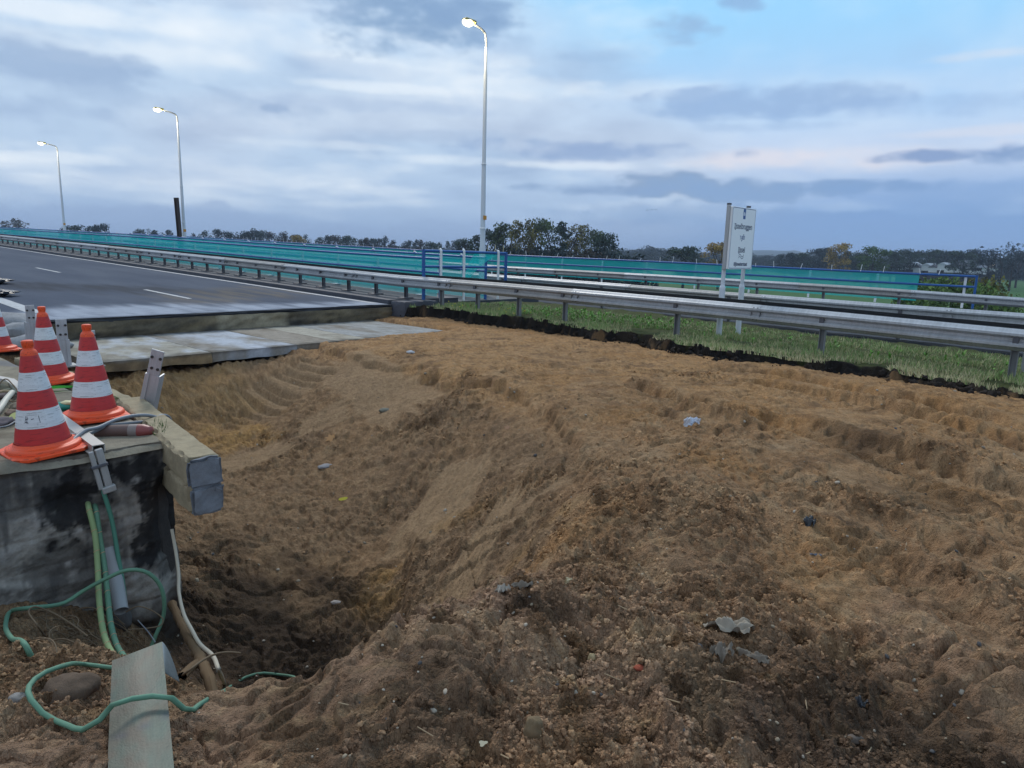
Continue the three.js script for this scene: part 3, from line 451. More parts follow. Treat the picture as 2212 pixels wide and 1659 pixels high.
// slab of the old road base, in pieces
{
  const joints = [3.35, 5.15, 6.75, 7.62, 8.35, 10.55], tones = [[0.40, 0.37, 0.31], [0.36, 0.345, 0.33], [0.33, 0.285, 0.235], [0.43, 0.39, 0.32], [0.36, 0.355, 0.345]];
  const root = new THREE.Group(); root.name = 'approach_slab'; root.userData.kind = 'structure'; root.userData.label = 'bare concrete slab one step below the road'; root.position.copy(P(13, 7, -0.08)); root.rotation.y = ROAD; scene.add(root);
  for (let i = 0; i < 5; i++) {
    const w = joints[i + 1] - joints[i] - 0.016, S = range(11.44 + 0.02 * i, 14.46, 44), T = range(joints[i], joints[i] + w, Math.round(w * 14));
    const g = new THREE.BoxGeometry(w, 0.16, S[44] - S[0], T.length - 1, 3, 44), p = g.attributes.position, col = new Float32Array(p.count * 3);
    const s0 = (S[0] + S[44]) / 2, t0 = joints[i] + w / 2;
    for (let k = 0; k < p.count; k++) {
      let x = p.getX(k), y = p.getY(k), z = p.getZ(k); const s = s0 - z, t = t0 + x, front = z > 1.5 ? 1 : 0, n = fbm(s * 0.7 + i * 9, t * 1.6, 4), m = fbm(s * 2.5, t * 6 + i, 4);
      let c = mix3(tones[i], [0.20, 0.16, 0.115], clamp(0.1 - n * 1.5 + m * 0.7, 0, 0.85));
      if (i < 2) c = mix3(c, [0.52, 0.55, 0.62], clamp(n * 2.2 + m * 0.9 + (i === 1 ? 0.35 : 0), 0, 0.75));
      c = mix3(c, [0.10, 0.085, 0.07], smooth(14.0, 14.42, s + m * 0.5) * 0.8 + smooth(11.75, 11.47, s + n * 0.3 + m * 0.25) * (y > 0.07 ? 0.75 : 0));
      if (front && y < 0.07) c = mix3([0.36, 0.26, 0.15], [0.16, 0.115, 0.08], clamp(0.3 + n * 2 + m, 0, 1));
      col.set(c, k * 3); z += front * 0.035 * fbm(t * 2.2, y * 7 + 3, 3) * 1.6; y += y > 0.07 ? 0.006 * m : y < -0.07 ? 0.025 * n2(t * 1.9, 5) : 0; p.setXYZ(k, x, y, z); g.attributes.uv.setXY(k, t, s + y);
    }
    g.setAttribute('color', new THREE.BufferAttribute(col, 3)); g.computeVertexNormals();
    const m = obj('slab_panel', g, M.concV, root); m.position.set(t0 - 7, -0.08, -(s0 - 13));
  }
}
// grassed verge with its torn black edge
const torn = prof([[-14, 10.9], [-2, 10.9], [0.6, 10.9], [1.1, 10.95], [2.2, 11.32], [3.5, 11.3], [5, 11.1], [6.9, 11.42], [8.2, 11.55], [9.5, 11.72], [10.8, 11.75], [12.5, 11.95], [13.6, 11.6], [14.2, 11.5], [15, 11.5]]);
const vergeEdge = (s) => torn(s) + 0.20 * n2(s * 0.9, 2.2) + 0.15 * n2(s * 2.4, 8.1) + 0.06 * n2(s * 7, 3);
const vergeY = (s, t) => verge(s) + 0.035 * fbm(s * 1.6, t * 1.6, 3) - 0.05 * smooth(12.6, 15.5, t);
{
  const S = range(-9, 14.4, 520), T = [...range(-0.28, 0.22, 30), ...range(0.25, 4.6, 60)];
  const pf = (s, d) => { const e = vergeEdge(s); return [s, d < 0.3 ? e + d : e + d]; };
  const yv = (s, t) => { const d = t - vergeEdge(s), n = n2(s * 3.2, t * 3.2) * 0.05 + n2(s * 7, t * 7) * 0.045 + n2(s * 15, t * 15) * 0.022, k = smooth(-0.2 + 0.14 * n2(s * 1.6, 6), 0.02, d + n * 1.3); return lerp(-0.05, vergeY(s, t) + 0.03 * Math.exp(-Math.abs(d) * 9) * (0.6 + n2(s * 5, 1)), k) + n * (k < 0.98 ? 1.2 : 0.4); };
  const cf = (s, t) => { const d = t - vergeEdge(s), n = fbm(s * 2.3, t * 2.3, 3); let c = mix3([0.012, 0.010, 0.009], [0.036, 0.027, 0.019], clamp(n * 2 + 0.2, 0, 1)); c = mix3(c, [0.20, 0.12, 0.06], clamp((n2(s * 1.3 + 3, 4 + t * 2) + 0.7 * n2(s * 7, t * 11) - 0.3) * 3, 0, 0.75) * smooth(-0.03, -0.14, d + n * 0.1)); return mix3(c, [0.075, 0.085, 0.03], smooth(0.0, 0.1, d + n * 0.08)); };
  struct('verge', sheet(S, T, yv, cf, pf), M.soil, 'grass verge with a torn edge of black soil');
  // crumbs of black soil along the torn edge
  const r = rng(21), list = [];
  for (let i = 0; i < 900; i++) { const s = -3 + 17.2 * r(), size = 0.008 + 0.05 * Math.pow(r(), 5), t = vergeEdge(s) - 0.14 + 0.2 * (r() + r() - 1); if (n2(s * 1.7 + 3, 4) > 0.5) continue; if (n2(s * 2.6 + 9, 5) < -0.05 && r() < 0.8) continue; list.push([s, t, size]); }
  const m = new THREE.InstancedMesh(lump(1, 2, 1.5, 5, 1, 0.7, 1.2, 2.4), M.clod, list.length), q = new THREE.Quaternion(); m.name = 'soil_crumbs'; m.userData.kind = 'stuff'; m.userData.label = 'black soil crumbs along the torn edge of the grass'; m.userData.category = 'soil';
  list.forEach(([s, t, z], i) => { q.setFromEuler(new THREE.Euler(r() * 6, r() * 6, r() * 6)); m.setMatrixAt(i, new THREE.Matrix4().compose(P(s, t, lerp(0.03, verge(s), clamp((t - vergeEdge(s) + 0.17) / 0.2, 0, 1))), q, V(z, z, z))); const v = 0.6 + r(); m.setColorAt(i, new THREE.Color().setRGB(0.022 * v, 0.017 * v, 0.014 * v)); });
  m.castShadow = m.receiveShadow = true; scene.add(m);
}
// dark bare strip behind the rail, the other carriageway, its kerb, the flood plain, river and hills
struct('soil_strip', sheet(range(-14, 14.6, 140), range(15.2, 17.25, 14), (s, t) => verge(s) - 0.03 + 0.04 * fbm(s, t * 1.4, 3) - 0.10, (s, t) => mix3([0.006, 0.006, 0.008], [0.018, 0.017, 0.019], clamp(fbm(s * 2, t * 2, 3) + 0.35, 0, 1))), M.soil, 'bare dark strip of earth between the rails');
{
  struct('far_road', sheet(range(-20, 110, 130), range(17.2, 28.8, 6), (s) => m2Top(s) - 0.78 - 0.03, () => [0.06, 0.063, 0.075]), M.asphaltV, 'second carriageway beyond the rails');
  struct('far_kerb', sweep([[28.6, -3], [28.6, 0.0], [30.6, 0.0], [30.6, -3]], range(-12, 110, 60), (s) => m3Top(s) - 0.72), M.concGrey, 'kerb along the second carriageway');
  struct('bridge_gap', sweep([[13.7, -4], [13.7, 0.0], [17.3, 0.0], [17.3, -4]], range(14.6, 105, 60), (s) => deckY(s) - 0.02), std(0.05, 0.055, 0.065, 0.8), 'dark walkway between the two roads');
  const g = sheet([-60, -20, 6, 8, 12, 110], [28.5, 30.7, 36, 46, 60], (s, t) => (t < 29 ? -0.3 : t < 31 ? 0.0 : t < 40 ? -2 : t < 50 ? -5 : -6.1), (s, t) => [0.045, 0.085, 0.022]); struct('embankment', g, M.soil, 'grassy bank down to the fields');
  const f = new THREE.PlaneGeometry(7000, 7000, 90, 90).rotateX(-Math.PI / 2), c = new Float32Array(f.attributes.position.count * 3); for (let i = 0; i < c.length / 3; i++) { const x = f.attributes.position.getX(i), z = f.attributes.position.getZ(i), n = fbm(x * 0.004, z * 0.004, 3); c.set(mix3([0.035, 0.105, 0.018], [0.06, 0.10, 0.03], clamp(n * 2 + 0.4, 0, 1)), i * 3); } f.setAttribute('color', new THREE.BufferAttribute(c, 3));
  const fm = struct('field', f, std(1, 1, 1, 0.95, { vertexColors: true }), 'flat green flood plain'); fm.position.y = -6;
}
{
  const pts = []; for (const [x, d0, d1] of [[1600, 520, 640], [1690, 430, 640], [1760, 330, 650], [1830, 330, 640], [1885, 400, 600], [1930, 480, 560]]) { const a = ray(x, 560), k = Math.hypot(a.x, a.z); pts.push([a.x / k, a.z / k, d0, d1]); }
  const pos = [], idx = []; pts.forEach(([x, z, a, b], i) => { pos.push(x * a, 0, z * a, x * b, 0, z * b); if (i) idx.push(i * 2 - 2, i * 2 - 1, i * 2, i * 2, i * 2 - 1, i * 2 + 1); });
  const g = new THREE.BufferGeometry(); g.setAttribute('position', new THREE.Float32BufferAttribute(pos, 3)); g.setIndex(idx); g.computeVertexNormals(); const m = struct('water', g, std(0.05, 0.07, 0.09, 0.12), 'pale reach of river seen through the netting'); m.position.y = -5.95; m.material.side = THREE.DoubleSide;
}
{   // wooded rise on the horizon to the right
  const A = range(-10, 60, 120), pos = [], idx = [], col = [];
  A.forEach((a, i) => { const h = 4 + 34 * smooth(2, 14, a) * (0.55 + 0.45 * n2(a * 0.16, 3)) + 4 * n2(a * 1.1, 7) + 2.2 * n2(a * 4, 2), q = RAD(a); for (const [r, y] of [[1700, -6], [1900, h * 0.7], [2100, h], [2600, h * 0.9]]) { pos.push(r * Math.sin(q), y, -r * Math.cos(q)); col.push(0.028, 0.042, 0.026); } if (i) for (let k = 0; k < 3; k++) { const o = i * 4 + k, p = o - 4; idx.push(p, p + 1, o, o, p + 1, o + 1); } });
  const g = new THREE.BufferGeometry(); g.setAttribute('position', new THREE.Float32BufferAttribute(pos, 3)); g.setAttribute('color', new THREE.Float32BufferAttribute(col, 3)); g.setIndex(idx); g.computeVertexNormals(); struct('hills', g, std(1, 1, 1, 1, { vertexColors: true, side: THREE.DoubleSide }), 'dark wooded hills on the horizon');
}

// ------------------------------------------------------------------ concrete wall at the left with its edge beam
const TOP = 0.32;
{
  const w = thing('concrete_wall', 'thick broken concrete wall end, stained black, carrying the traffic cones', 'wall', P(5, 1, 0), ROAD);
  // front face: uneven, stained; x = t - 1, y up, z = 5 - s
  const nx = 300, ny = 150, x0 = -4, x1 = 0.95, y0 = -1.35, g = new THREE.PlaneGeometry(x1 - x0, TOP - y0, nx, ny), p = g.attributes.position, col = new Float32Array(p.count * 3);
  for (let i = 0; i < p.count; i++) {
    const x = p.getX(i) + (x0 + x1) / 2, y = p.getY(i) + (TOP + y0) / 2, n = fbm(x * 2.2, y * 2.6, 4), m = fbm(x * 7, y * 7 + 3, 3);
    const ledge = smooth(-0.42, -0.47, y + 0.06 * n2(x * 2.1, 3) + 0.09 * x), crackY = Math.abs(y + 0.36 + 0.05 * n2(x * 2.3, 1) + 0.07 * x);
    const form = Math.abs(((y + 0.9) % 0.21) - 0.105); let z = 0.03 * n + 0.022 * m + 0.010 * fbm(x * 22, y * 22, 3) - 0.007 * smooth(0.012, 0.0, form) + ledge * (0.05 + 0.03 * n) - 0.05 * (1 - smooth(0.0, 0.022, crackY)) * smooth(-0.2, -0.5, x);
    z -= 0.09 * smooth(0.16, 0.0, Math.hypot((x - 0.27) / 1.0, (y - 0.02) / 0.9));                          // hole the hoses come out of
    z -= 0.12 * smooth(0.74, 0.9, x) * smooth(0.16, -0.05, y + n * 0.2);                                     // broken away beside the beam
    z -= 0.05 * smooth(0.27, 0.33, y) * smooth(-0.2, 0.4, n + 0.2);
    const sp = fbm(x * 34, y * 34, 3), run = fbm(x * 15, y * 1.6 + 4, 3);
    let c = mix3([0.17, 0.156, 0.142], [0.38, 0.352, 0.315], smooth(-0.16, 0.2, n + 0.55 * m + 0.25 * sp));
    c = mix3(c, [0.40, 0.38, 0.36], 0.7 * smooth(0.22, 0.34, m + 0.4 * sp + 0.5 * n)); c = mix3(c, [0.075, 0.07, 0.07], 0.65 * smooth(0.05, 0.28, run + 0.5 * smooth(-0.3, 0.3, y) - 0.2));
    const B = Math.max(0.24 - Math.hypot(x - 0.30, (y + 0.02) * 0.7), 0.27 - Math.hypot((x - 0.82) * 0.9, (y + 0.12) * 0.5), 0.03 - Math.hypot((x + 0.55) * 0.6, (y - 0.1) * 1.4)) + 0.30 * fbm(x * 3.2 + 8, y * 1.7, 4) + 0.22 * fbm(x * 11 + 8, y * 9, 3) + 0.10 * sp;
    c = mix3(c, [0.018, 0.017, 0.019], 0.92 * smooth(0.04, 0.13, B)); c = mix3(c, [0.05, 0.048, 0.05], 0.5 * smooth(0.0, 0.3, fbm(x * 9 + 3, y * 2.5, 3)));
    c = mix3(c, [0.04, 0.034, 0.03], smooth(0.016, 0.0, crackY) * 0.8 * smooth(-0.1, -0.4, x)); c = mix3(c, [0.15, 0.11, 0.075], smooth(0.25, 0.31, y + m * 0.05) * 0.6);
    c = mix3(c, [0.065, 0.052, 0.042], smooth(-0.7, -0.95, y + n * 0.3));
    p.setXYZ(i, x, y, z); g.attributes.uv.setXY(i, x, y); col.set(c, i * 3);
  }
  g.setAttribute('color', new THREE.BufferAttribute(col, 3)); g.computeVertexNormals(); obj('end_face', g, M.concV, w);
  // top, with old earth and dirt on it
  const T = sheet(range(4.97, 12.1, 130), range(-3, 1.94, 100), (s, t) => TOP - 0.002 + 0.012 * fbm(s * 2, t * 2, 3) - 0.04 * smooth(5.05, 4.97, s) + (t < 1.25 ? 0.02 * smooth(1.2, 0.9, t) * (1 + 1.6 * fbm(s * 2.6, t * 3.5, 4)) : 0), (s, t) => {
    const n = fbm(s * 1.2, t * 1.8, 4), m = fbm(s * 6, t * 6, 3); let c = mix3([0.33, 0.285, 0.21], [0.25, 0.215, 0.165], clamp(0.4 + n * 1.5, 0, 1)); c = mix3(c, [0.11, 0.082, 0.058], clamp(smooth(1.35, 0.8, t + n * 0.6) * 0.75 * smooth(10, 7, s) + m * 0.6, 0, 0.85)); c = mix3(c, [0.16, 0.17, 0.2], clamp(smooth(0.3, 0.5, fbm(s * 0.9 + 9, t * 2.1, 3) + 0.2) * smooth(6.5, 7.5, s), 0, 0.6)); return c;
  });
  const top = obj('top', T, M.concV, w); top.position.copy(P(5, 1, 0)).multiplyScalar(-1); { const inv = new THREE.Matrix4().makeRotationY(-ROAD).multiply(new THREE.Matrix4().makeTranslation(...P(5, 1, 0).multiplyScalar(-1).toArray())); T.applyMatrix4(inv); top.position.set(0, 0, 0); }
  // pit side and far end
  const side = roughBox(0.2, 1.65, 7.0, 0.12, 0.03, 8); obj('side_face', side.translate(0.83, -0.53, -3.56), std(0.075, 0.07, 0.068, 0.9, { map: withRep(TEX.concrete, 0.9), bumpMap: withRep(TEX.concBump, 1.7), bumpScale: 0.008 }), w);
  obj('back_fill', box(3.8, 1.5, 6.9, -1.9 + 0.5, -0.5, -3.62), M.concGrey, w);
  const beam = thing('edge_beam', 'lichen yellow concrete edge beam jutting out beside the wall, cracked blue grey end', 'beam', P(4.38, 1.865, 0.025), ROAD - 0.14);
  const b1 = roughBox(0.215, 0.20, 2.2, 0.025, 0.022, 2, 6), b2 = roughBox(0.212, 0.20, 2.1, 0.025, 0.024, 9, 6);
  obj('beam_top', b1.translate(0.01, 0.222, -1.1), M.concLichen, beam); obj('beam_foot', b2.translate(0.012, 0.03, -1.07), M.concLichen, beam);
  const e1 = roughBox(0.205, 0.19, 0.05, 0.016, 0.03, 4, 6), e2 = roughBox(0.20, 0.19, 0.05, 0.016, 0.034, 6, 6); const em = std(0.20, 0.215, 0.245, 0.85, { map: withRep(TEX.concrete, 2), bumpMap: withRep(TEX.concBump, 3), bumpScale: 0.006 });
  obj('end_face', e1.translate(0.010, 0.222, 0.006), em, beam); obj('end_face', e2.translate(0.014, 0.032, 0.012), em, beam);
  const rear = thing('edge_beam', 'rear length of the edge beam, behind the cones towards the steel post', 'beam', P(6.58, 2.13, 0.02), ROAD); obj('beam_top', roughBox(0.215, 0.40, 3.2, 0.05, 0.022, 15, 6).translate(0.01, 0.122, -1.6), M.concLichen, rear); obj('end_face', roughBox(0.20, 0.36, 0.04, 0.03, 0.02, 17, 6).translate(0.01, 0.11, 0.004), em, rear);
  // low rubble rim between the beam and the slab further back
}

// ------------------------------------------------------------------ guard rails
const WSEC = [[0.0, 0], [-0.018, -0.012], [-0.055, -0.045], [-0.083, -0.062], [-0.085, -0.095], [-0.05, -0.118], [-0.012, -0.135], [-0.012, -0.175], [-0.05, -0.195], [-0.085, -0.215], [-0.083, -0.248], [-0.055, -0.265], [-0.018, -0.298], [0, -0.31]];
const wsec = (flip = 1) => { const a = WSEC.map(([t, y]) => [t * flip, y]), b = WSEC.map(([t, y]) => [(t + 0.004) * flip, y]).reverse(); return [...a, ...b]; };
function guardRail(name, label, t, top, s0, s1, posts, opt = {}) {
  const root = thing(name, label, 'guard rail', P(s0, t, top(s0) - 0.75), 0), o = root.position.clone().negate();
  const put = (n, g, m) => obj(n, g.translate(o.x, o.y, o.z), m, root);
  const cuts = []; for (let s = s0; s < s1 - 0.5; s += opt.len ?? 4) cuts.push(s); cuts.push(s1);
  for (let i = 0; i < cuts.length - 1; i++) {
    const far = cuts[i] > 40, lap = (i % 2) * 0.004;
    const S = range(cuts[i], cuts[i + 1] + 0.16, 4), beam = put('beam', sweep(wsec(opt.flip ?? 1), S, (s) => top(s) + (i % 2) * 0.003, true, t - lap), i % 3 === 1 ? M.zincDull : M.zinc);
    if (!far && cuts[i] < (opt.boltTo ?? 26)) {
      const bolts = []; for (const [ds, y, d] of [[0.05, -0.05, -0.066], [0.12, -0.05, -0.066], [0.05, -0.255, -0.066], [0.12, -0.255, -0.066]]) bolts.push(new THREE.SphereGeometry(0.014, 8, 5).scale(1, 0.75, 1).translate(...P(cuts[i] + ds - 0.01, t + (opt.flip ?? 1) * d - lap, top(cuts[i]) + y).add(o).toArray()));
      obj('bolts', bolts, M.bolt, beam);
    }
  }
  if (opt.back) put('back_beam', sweep(wsec(-1), range(s0, s1, 30), (s) => top(s) + 0.035, true, t + 0.46), M.zincDark);  // dark zinc stands in for the shade on its inner face
  for (const s of posts) {
    const y1 = top(s) - 0.1, foot = opt.foot ? opt.foot(s) : y1 - 0.7, H = y1 - foot;
    const geo = [box(0.07, H, 0.01, 0, -H / 2, 0.042), box(0.01, H, 0.084, 0.03, -H / 2, 0), box(0.07, H, 0.01, 0, -H / 2, -0.042)];
    const g = mergeGeometries(geo.map(clean)); g.rotateY(ROAD).translate(...P(s, t + 0.08, y1).toArray()); const dark = s > 14.4;
    const p = put('post', g, dark ? M.zincDark : M.zincPost);
    if (dark && s < 40) { const f = clean(rbox(0.36, 0.025, 0.26, 0.008)); f.rotateY(ROAD).translate(...P(s, t + 0.06, foot + 0.012).add(o).toArray()); obj('base_plate', f, M.zincDark, p); }
    const sp = mergeGeometries([box(0.09, 0.10, 0.07, -0.035, -0.055, 0)].map(clean)).rotateY(ROAD).translate(...P(s, t + 0.02, y1).toArray()); if (s < 40) { put('spacer', sp, M.zincDark); const b = []; for (const q of [-0.03, 0.03]) b.push(new THREE.CylinderGeometry(0.011, 0.011, 0.02, 8).rotateZ(Math.PI / 2).rotateY(ROAD).translate(...P(s + q, t - 0.018, top(s) - 0.155).toArray())); put('bolt', mergeGeometries(b.map(clean)), M.bolt); }
  }
  return root;
}
const postsN = [-4.1, -1.4, 1.3, 3.95, 6.67, 9.42, 10.78, 12.14, 13.45]; for (let s = 14.9; s < 74; s += 1.333) postsN.push(s);
guardRail('guard_rail', 'nearest steel guard rail, from the bridge kerb across the grass to the right edge', 12, railNTop, -7, 74, postsN, { back: true, foot: (s) => (s > 14.4 ? deckY(s) + 0.10 : verge(s) - 0.1) });
guardRail('guard_rail', 'middle steel guard rail passing behind the two sign posts', 17.1, m2Top, -9, 70, range(-8, 68, 19), { boltTo: 16 });
guardRail('guard_rail', 'farthest steel guard rail, in front of the netted fence that ends at the right', 27.4, m3Top, -10, 80, range(-9, 79, 34), { boltTo: 20 });

// ------------------------------------------------------------------ railings and green debris netting
function railing(label, t, top, s0, s1, posts, opt = {}) {
  const root = thing('bridge_railing', label, 'railing', P(s0, t, top(s0) - 1.1), 0), o = root.position.clone().negate(), H = opt.h ?? 1.15;
  const put = (n, g, m) => obj(n, g.translate(o.x, o.y, o.z), m, root), r = opt.r ?? 0.032;
  const run = (dy, n) => put(n, new THREE.TubeGeometry(new THREE.CatmullRomCurve3(range(s0, s1, 24).map((s) => P(s, t, top(s) + dy))), 60, r, 8), M.blue);
  run(-r, 'top_rail'); run(-0.42, 'middle_rail');
  put('end_post', bar(P(s0, t, top(s0) - H), P(s0, t, top(s0)), 0.042), M.blue);
  for (const s of posts) {
    const y0 = Math.max(top(s) - H, t < 14 ? deckY(s) + 0.1 : -9), h = top(s) - y0 - (opt.curl ? -0.015 : 0.06), p = [];
    p.push(rbox(0.03, h - 0.03, 0.085, 0.010, 0.085, h / 2 - 0.02, 0)); if (opt.curl) p.push(tube([V(0.06, h - 0.06, 0), V(0.055, h - 0.02, 0), V(0.02, h + 0.01, 0), V(-0.02, h - 0.005, 0)], 0.03, 8, 6));
    if (s < 40 && t < 20) p.push(rbox(0.30, 0.022, 0.20, 0.006, 0.02, 0.01, 0), rbox(0.02, 0.16, 0.12, 0.005, 0.13, 0.09, 0));
    const g = mergeGeometries(p.map(clean)).rotateY(ROAD).translate(...P(s, t, y0).toArray()); put('post', g, M.white);
  }
  return root;
}
function netting(label, t, s0, s1, yTop, yFoot, seed) {
  const n = Math.round((s1 - s0) * 3), S = range(s0, s1, n), R = 8, pos = [], uv = [], idx = [];
  S.forEach((s) => { for (let j = 0; j <= R; j++) { const v = j / R, sag = j === 0 ? 0.012 * Math.abs(n2(s * 2.1, seed)) : 0, p = P(s + 0.02 * n2(v * 3, s + seed), t + 0.036 + 0.012 * n2(s * 1.4, v * 2 + seed) + 0.006 * n2(s * 5, v * 6), lerp(yFoot(s), yTop(s), 1 - v) - sag); pos.push(p.x, p.y, p.z); uv.push(s, v); } });
  for (let i = 0; i < n; i++) for (let j = 0; j < R; j++) { const a = i * (R + 1) + j, b = a + R + 1; idx.push(a, b, a + 1, a + 1, b, b + 1); }
  const g = new THREE.BufferGeometry(); g.setAttribute('position', new THREE.Float32BufferAttribute(pos, 3)); g.setAttribute('uv', new THREE.Float32BufferAttribute(uv, 2)); g.setIndex(idx); g.computeVertexNormals();
  return tag(obj('debris_net', g, M.net), label, 'netting');
}
{
  const p1 = []; for (let s = 15.6; s < 78; s += 2.15) p1.push(s); const p2 = []; for (let s = 15.9; s < 82; s += 2.25) p2.push(s); const p3 = [5.05, 8.0, 10.6]; for (let s = 13.2; s < 84; s += 2.65) p3.push(s);
  railing('blue railing with white posts, nearest of the three along the bridge walkway', 13.2, r1Top, 14.78, 80, p1);
  railing('blue railing behind the nearest one, its white posts hooked over the top rail', 15.06, r2Top, 14.82, 84, p2, { curl: true, h: 1.3 });
  railing('far blue railing on the other side of the second carriageway, bare at its right end', 30, dTop, 4.7, 86, p3, { h: 1.2, r: 0.04 });
  netting('teal netting on the nearest bridge railing, hanging down to the kerb', 13.2, 14.95, 80, (s) => r1Top(s) - 0.02, (s) => deckY(s) + 0.10, 1);
  netting('teal netting on the second bridge railing, showing above the nearest one', 15.06, 14.9, 84, (s) => r2Top(s) - 0.02, (s) => r2Top(s) - 1.25, 5);
  const nd = netting('long teal netting on the far railing, cable ties sticking up along its top', 30, 6.55, 86, (s) => dTop(s) - 0.03, (s) => dTop(s) - 1.05, 9);
  const r = rng(4); for (let s = 5.9; s < 60; s += 0.55 + r() * 0.75) { const a = P(s, 29.95, dTop(s) - 0.03); obj('cable_tie', bar(a, a.clone().add(V((r() - 0.5) * 0.14, 0.13 + 0.16 * r(), (r() - 0.5) * 0.1)), 0.012, 5), M.white, nd); }
  // tall frame across the walkway, with a flap of netting
  const root = thing('railing_frame', 'tall blue frame with white posts closing the walkway behind the nearest rail', 'railing', P(14.2, 12.1, 0.4), ROAD), L = 3.17, y1 = 1.28, ym = 0.87, yb = 0.47;
  obj('top_rail', bar(V(0, y1, 0), V(L, y1 - 0.02, 0), 0.038), M.blue, root); obj('middle_rail', bar(V(0, ym, 0), V(L, ym - 0.02, 0), 0.034), M.blue, root); obj('bottom_rail', bar(V(0, yb, 0), V(L, yb - 0.03, 0), 0.036), M.blue, root);
  obj('end_post', bar(V(0, 0, 0), V(0, y1 + 0.035, 0), 0.046), M.blue, root); obj('end_post', bar(V(L, yb - 0.06, 0), V(L, y1 + 0.015, 0), 0.046), M.blue, root);
  for (const x of [0.57, 1.42, 2.80]) obj('post', [rbox(0.075, y1 + 0.1, 0.05, 0.02, x, y1 / 2 - 0.03, 0.045), tube([V(x, y1 - 0.02, 0.045), V(x, y1 + 0.03, 0.035), V(x, y1 + 0.045, 0)], 0.036, 6, 7)], M.white, root);
  const q = [], idx = [], n = 14; for (let i = 0; i <= n; i++) { const v = i / n, xr = lerp(3.05, 1.95, Math.pow(v, 0.55)), xl = lerp(1.9, 1.75, v); for (let j = 0; j <= 6; j++) q.push(lerp(xl, xr, j / 6), lerp(y1 - 0.04, yb - 0.05, v), -0.03 - 0.05 * Math.sin(j * 0.9 + v * 4) - 0.35 * v); } for (let i = 0; i < n; i++) for (let j = 0; j < 6; j++) { const a = i * 7 + j, b = a + 7; idx.push(a, b, a + 1, a + 1, b, b + 1); }
  const g = new THREE.BufferGeometry(); g.setAttribute('position', new THREE.Float32BufferAttribute(q, 3)); g.setIndex(idx); g.computeVertexNormals(); const f = tag(obj('debris_net', g, M.net), 'loose corner of teal netting hanging from the tall blue frame', 'netting'); f.position.copy(root.position); f.rotation.y = ROAD;
  for (const x of [2.4, 2.7, 3.04]) tag(obj('cable_tie', bar(V(0, 0, 0), V(0.01, 0.2, 0), 0.008, 5), M.cream), (x < 2.5 ? 'left' : x < 3 ? 'middle' : 'right') + 'most of three pale cable ties standing up from the tall blue frame', 'cable tie', 'cable ties on the tall blue frame').position.copy(P(14.2, 12.1 + x, 0.4 + y1 + 0.02));
}

// ------------------------------------------------------------------ lamps
{
  const glow = new THREE.MeshStandardMaterial({ color: 0xfff2c0, emissive: new THREE.Color(1, 0.86, 0.5), emissiveIntensity: 5, roughness: 0.4 }), LAB = ['nearest lit street lamp, rising behind the tall blue frame', 'second lit street lamp, beside the dark steel beam', 'third lit street lamp, far along the bridge at the left', 'fourth street lamp, faint and cut off by the left edge'];
  const lathe = (pts) => new THREE.LatheGeometry(pts.map(([r, y]) => new THREE.Vector2(r, y)), 20);
  [[16.11, 8.2, 1], [38.6, 8.2, 1.06], [59, 8.2, 1], [82, 8.5, 1]].forEach(([s, top, k], i) => {
    const base = deckY(s) - 0.02, H = top - base, L = thing('street_lamp', LAB[i], 'street lamp', P(s, 16.2, base), ROAD, undefined);
    const y = (f) => f * H;
    obj('pole', lathe([[0.0, 0], [0.105, 0.0], [0.105, y(0.19)], [0.088, y(0.19) + 0.04], [0.083, y(0.27)], [0.080, y(0.27)], [0.070, y(0.52)], [0.064, y(0.52) + 0.03], [0.054, y(0.86)], [0.044, y(0.86) + 0.02], [0.040, y(0.955)]]), M.pole, L);
    obj('collar', [lathe([[0.1, y(0.27) - 0.05], [0.102, y(0.27) - 0.05], [0.102, y(0.27)], [0.08, y(0.27) + 0.01]]), lathe([[0.072, y(0.52) - 0.03], [0.082, y(0.52) - 0.03], [0.082, y(0.52)], [0.066, y(0.52) + 0.01]])], M.pole, L);
    const A = i ? 0.95 : 0.72; obj('arm', tube([V(0, y(0.93), 0), V(0, y(0.975), 0), V(-0.05, y(1) + 0.02, 0), V(-0.22, y(1) + 0.10, 0.02), V(-A * 0.75, y(1) + 0.16, 0.03)], 0.036, 24, 10), std(0.28, 0.30, 0.33, 0.5), L);
    const hd = obj('lamp_housing', [rbox(0.46, 0.12, 0.22, 0.055, -A * 0.75 - 0.2, y(1) + 0.20, 0.03).rotateZ(0)], std(0.42, 0.36, 0.16, 0.5), L);
    obj('lamp_lens', new THREE.SphereGeometry(0.155, 18, 12).scale(1.25, 0.72, 0.85).translate(-A * 0.75 - 0.27, y(1) + 0.145, 0.03), glow, L);
    obj('number_plate', box(0.14, 0.13, 0.012, 0, 2.45 - (i ? 0.9 : 0), 0.088), std(0.60, 0.26, 0.03, 0.5), L).visible = true;
    if (i < 3) { const pl = new THREE.PointLight(new THREE.Color(1, 0.85, 0.55), 26); pl.position.copy(P(s - 0.03, 16.2 - A * 0.75 - 0.27, base + H + 0.145)); pl.castShadow = true; pl.shadow.radius = 8; pl.name = 'street_lamp_light'; scene.add(pl); }
  });
  const b = thing('steel_beam', 'dark rusty steel beam standing upright beside the second lamp', 'beam', P(38.4, 15.9, 0.7), ROAD + 0.4); b.rotation.z = 0.035; const h = 3.35;
  obj('web', box(0.02, h, 0.16, 0, h / 2, 0), M.rust, b); obj('flange', box(0.16, h, 0.02, 0, h / 2, 0.085), M.rust, b); obj('flange', box(0.16, h, 0.02, 0, h / 2, -0.085), M.rust, b);
}

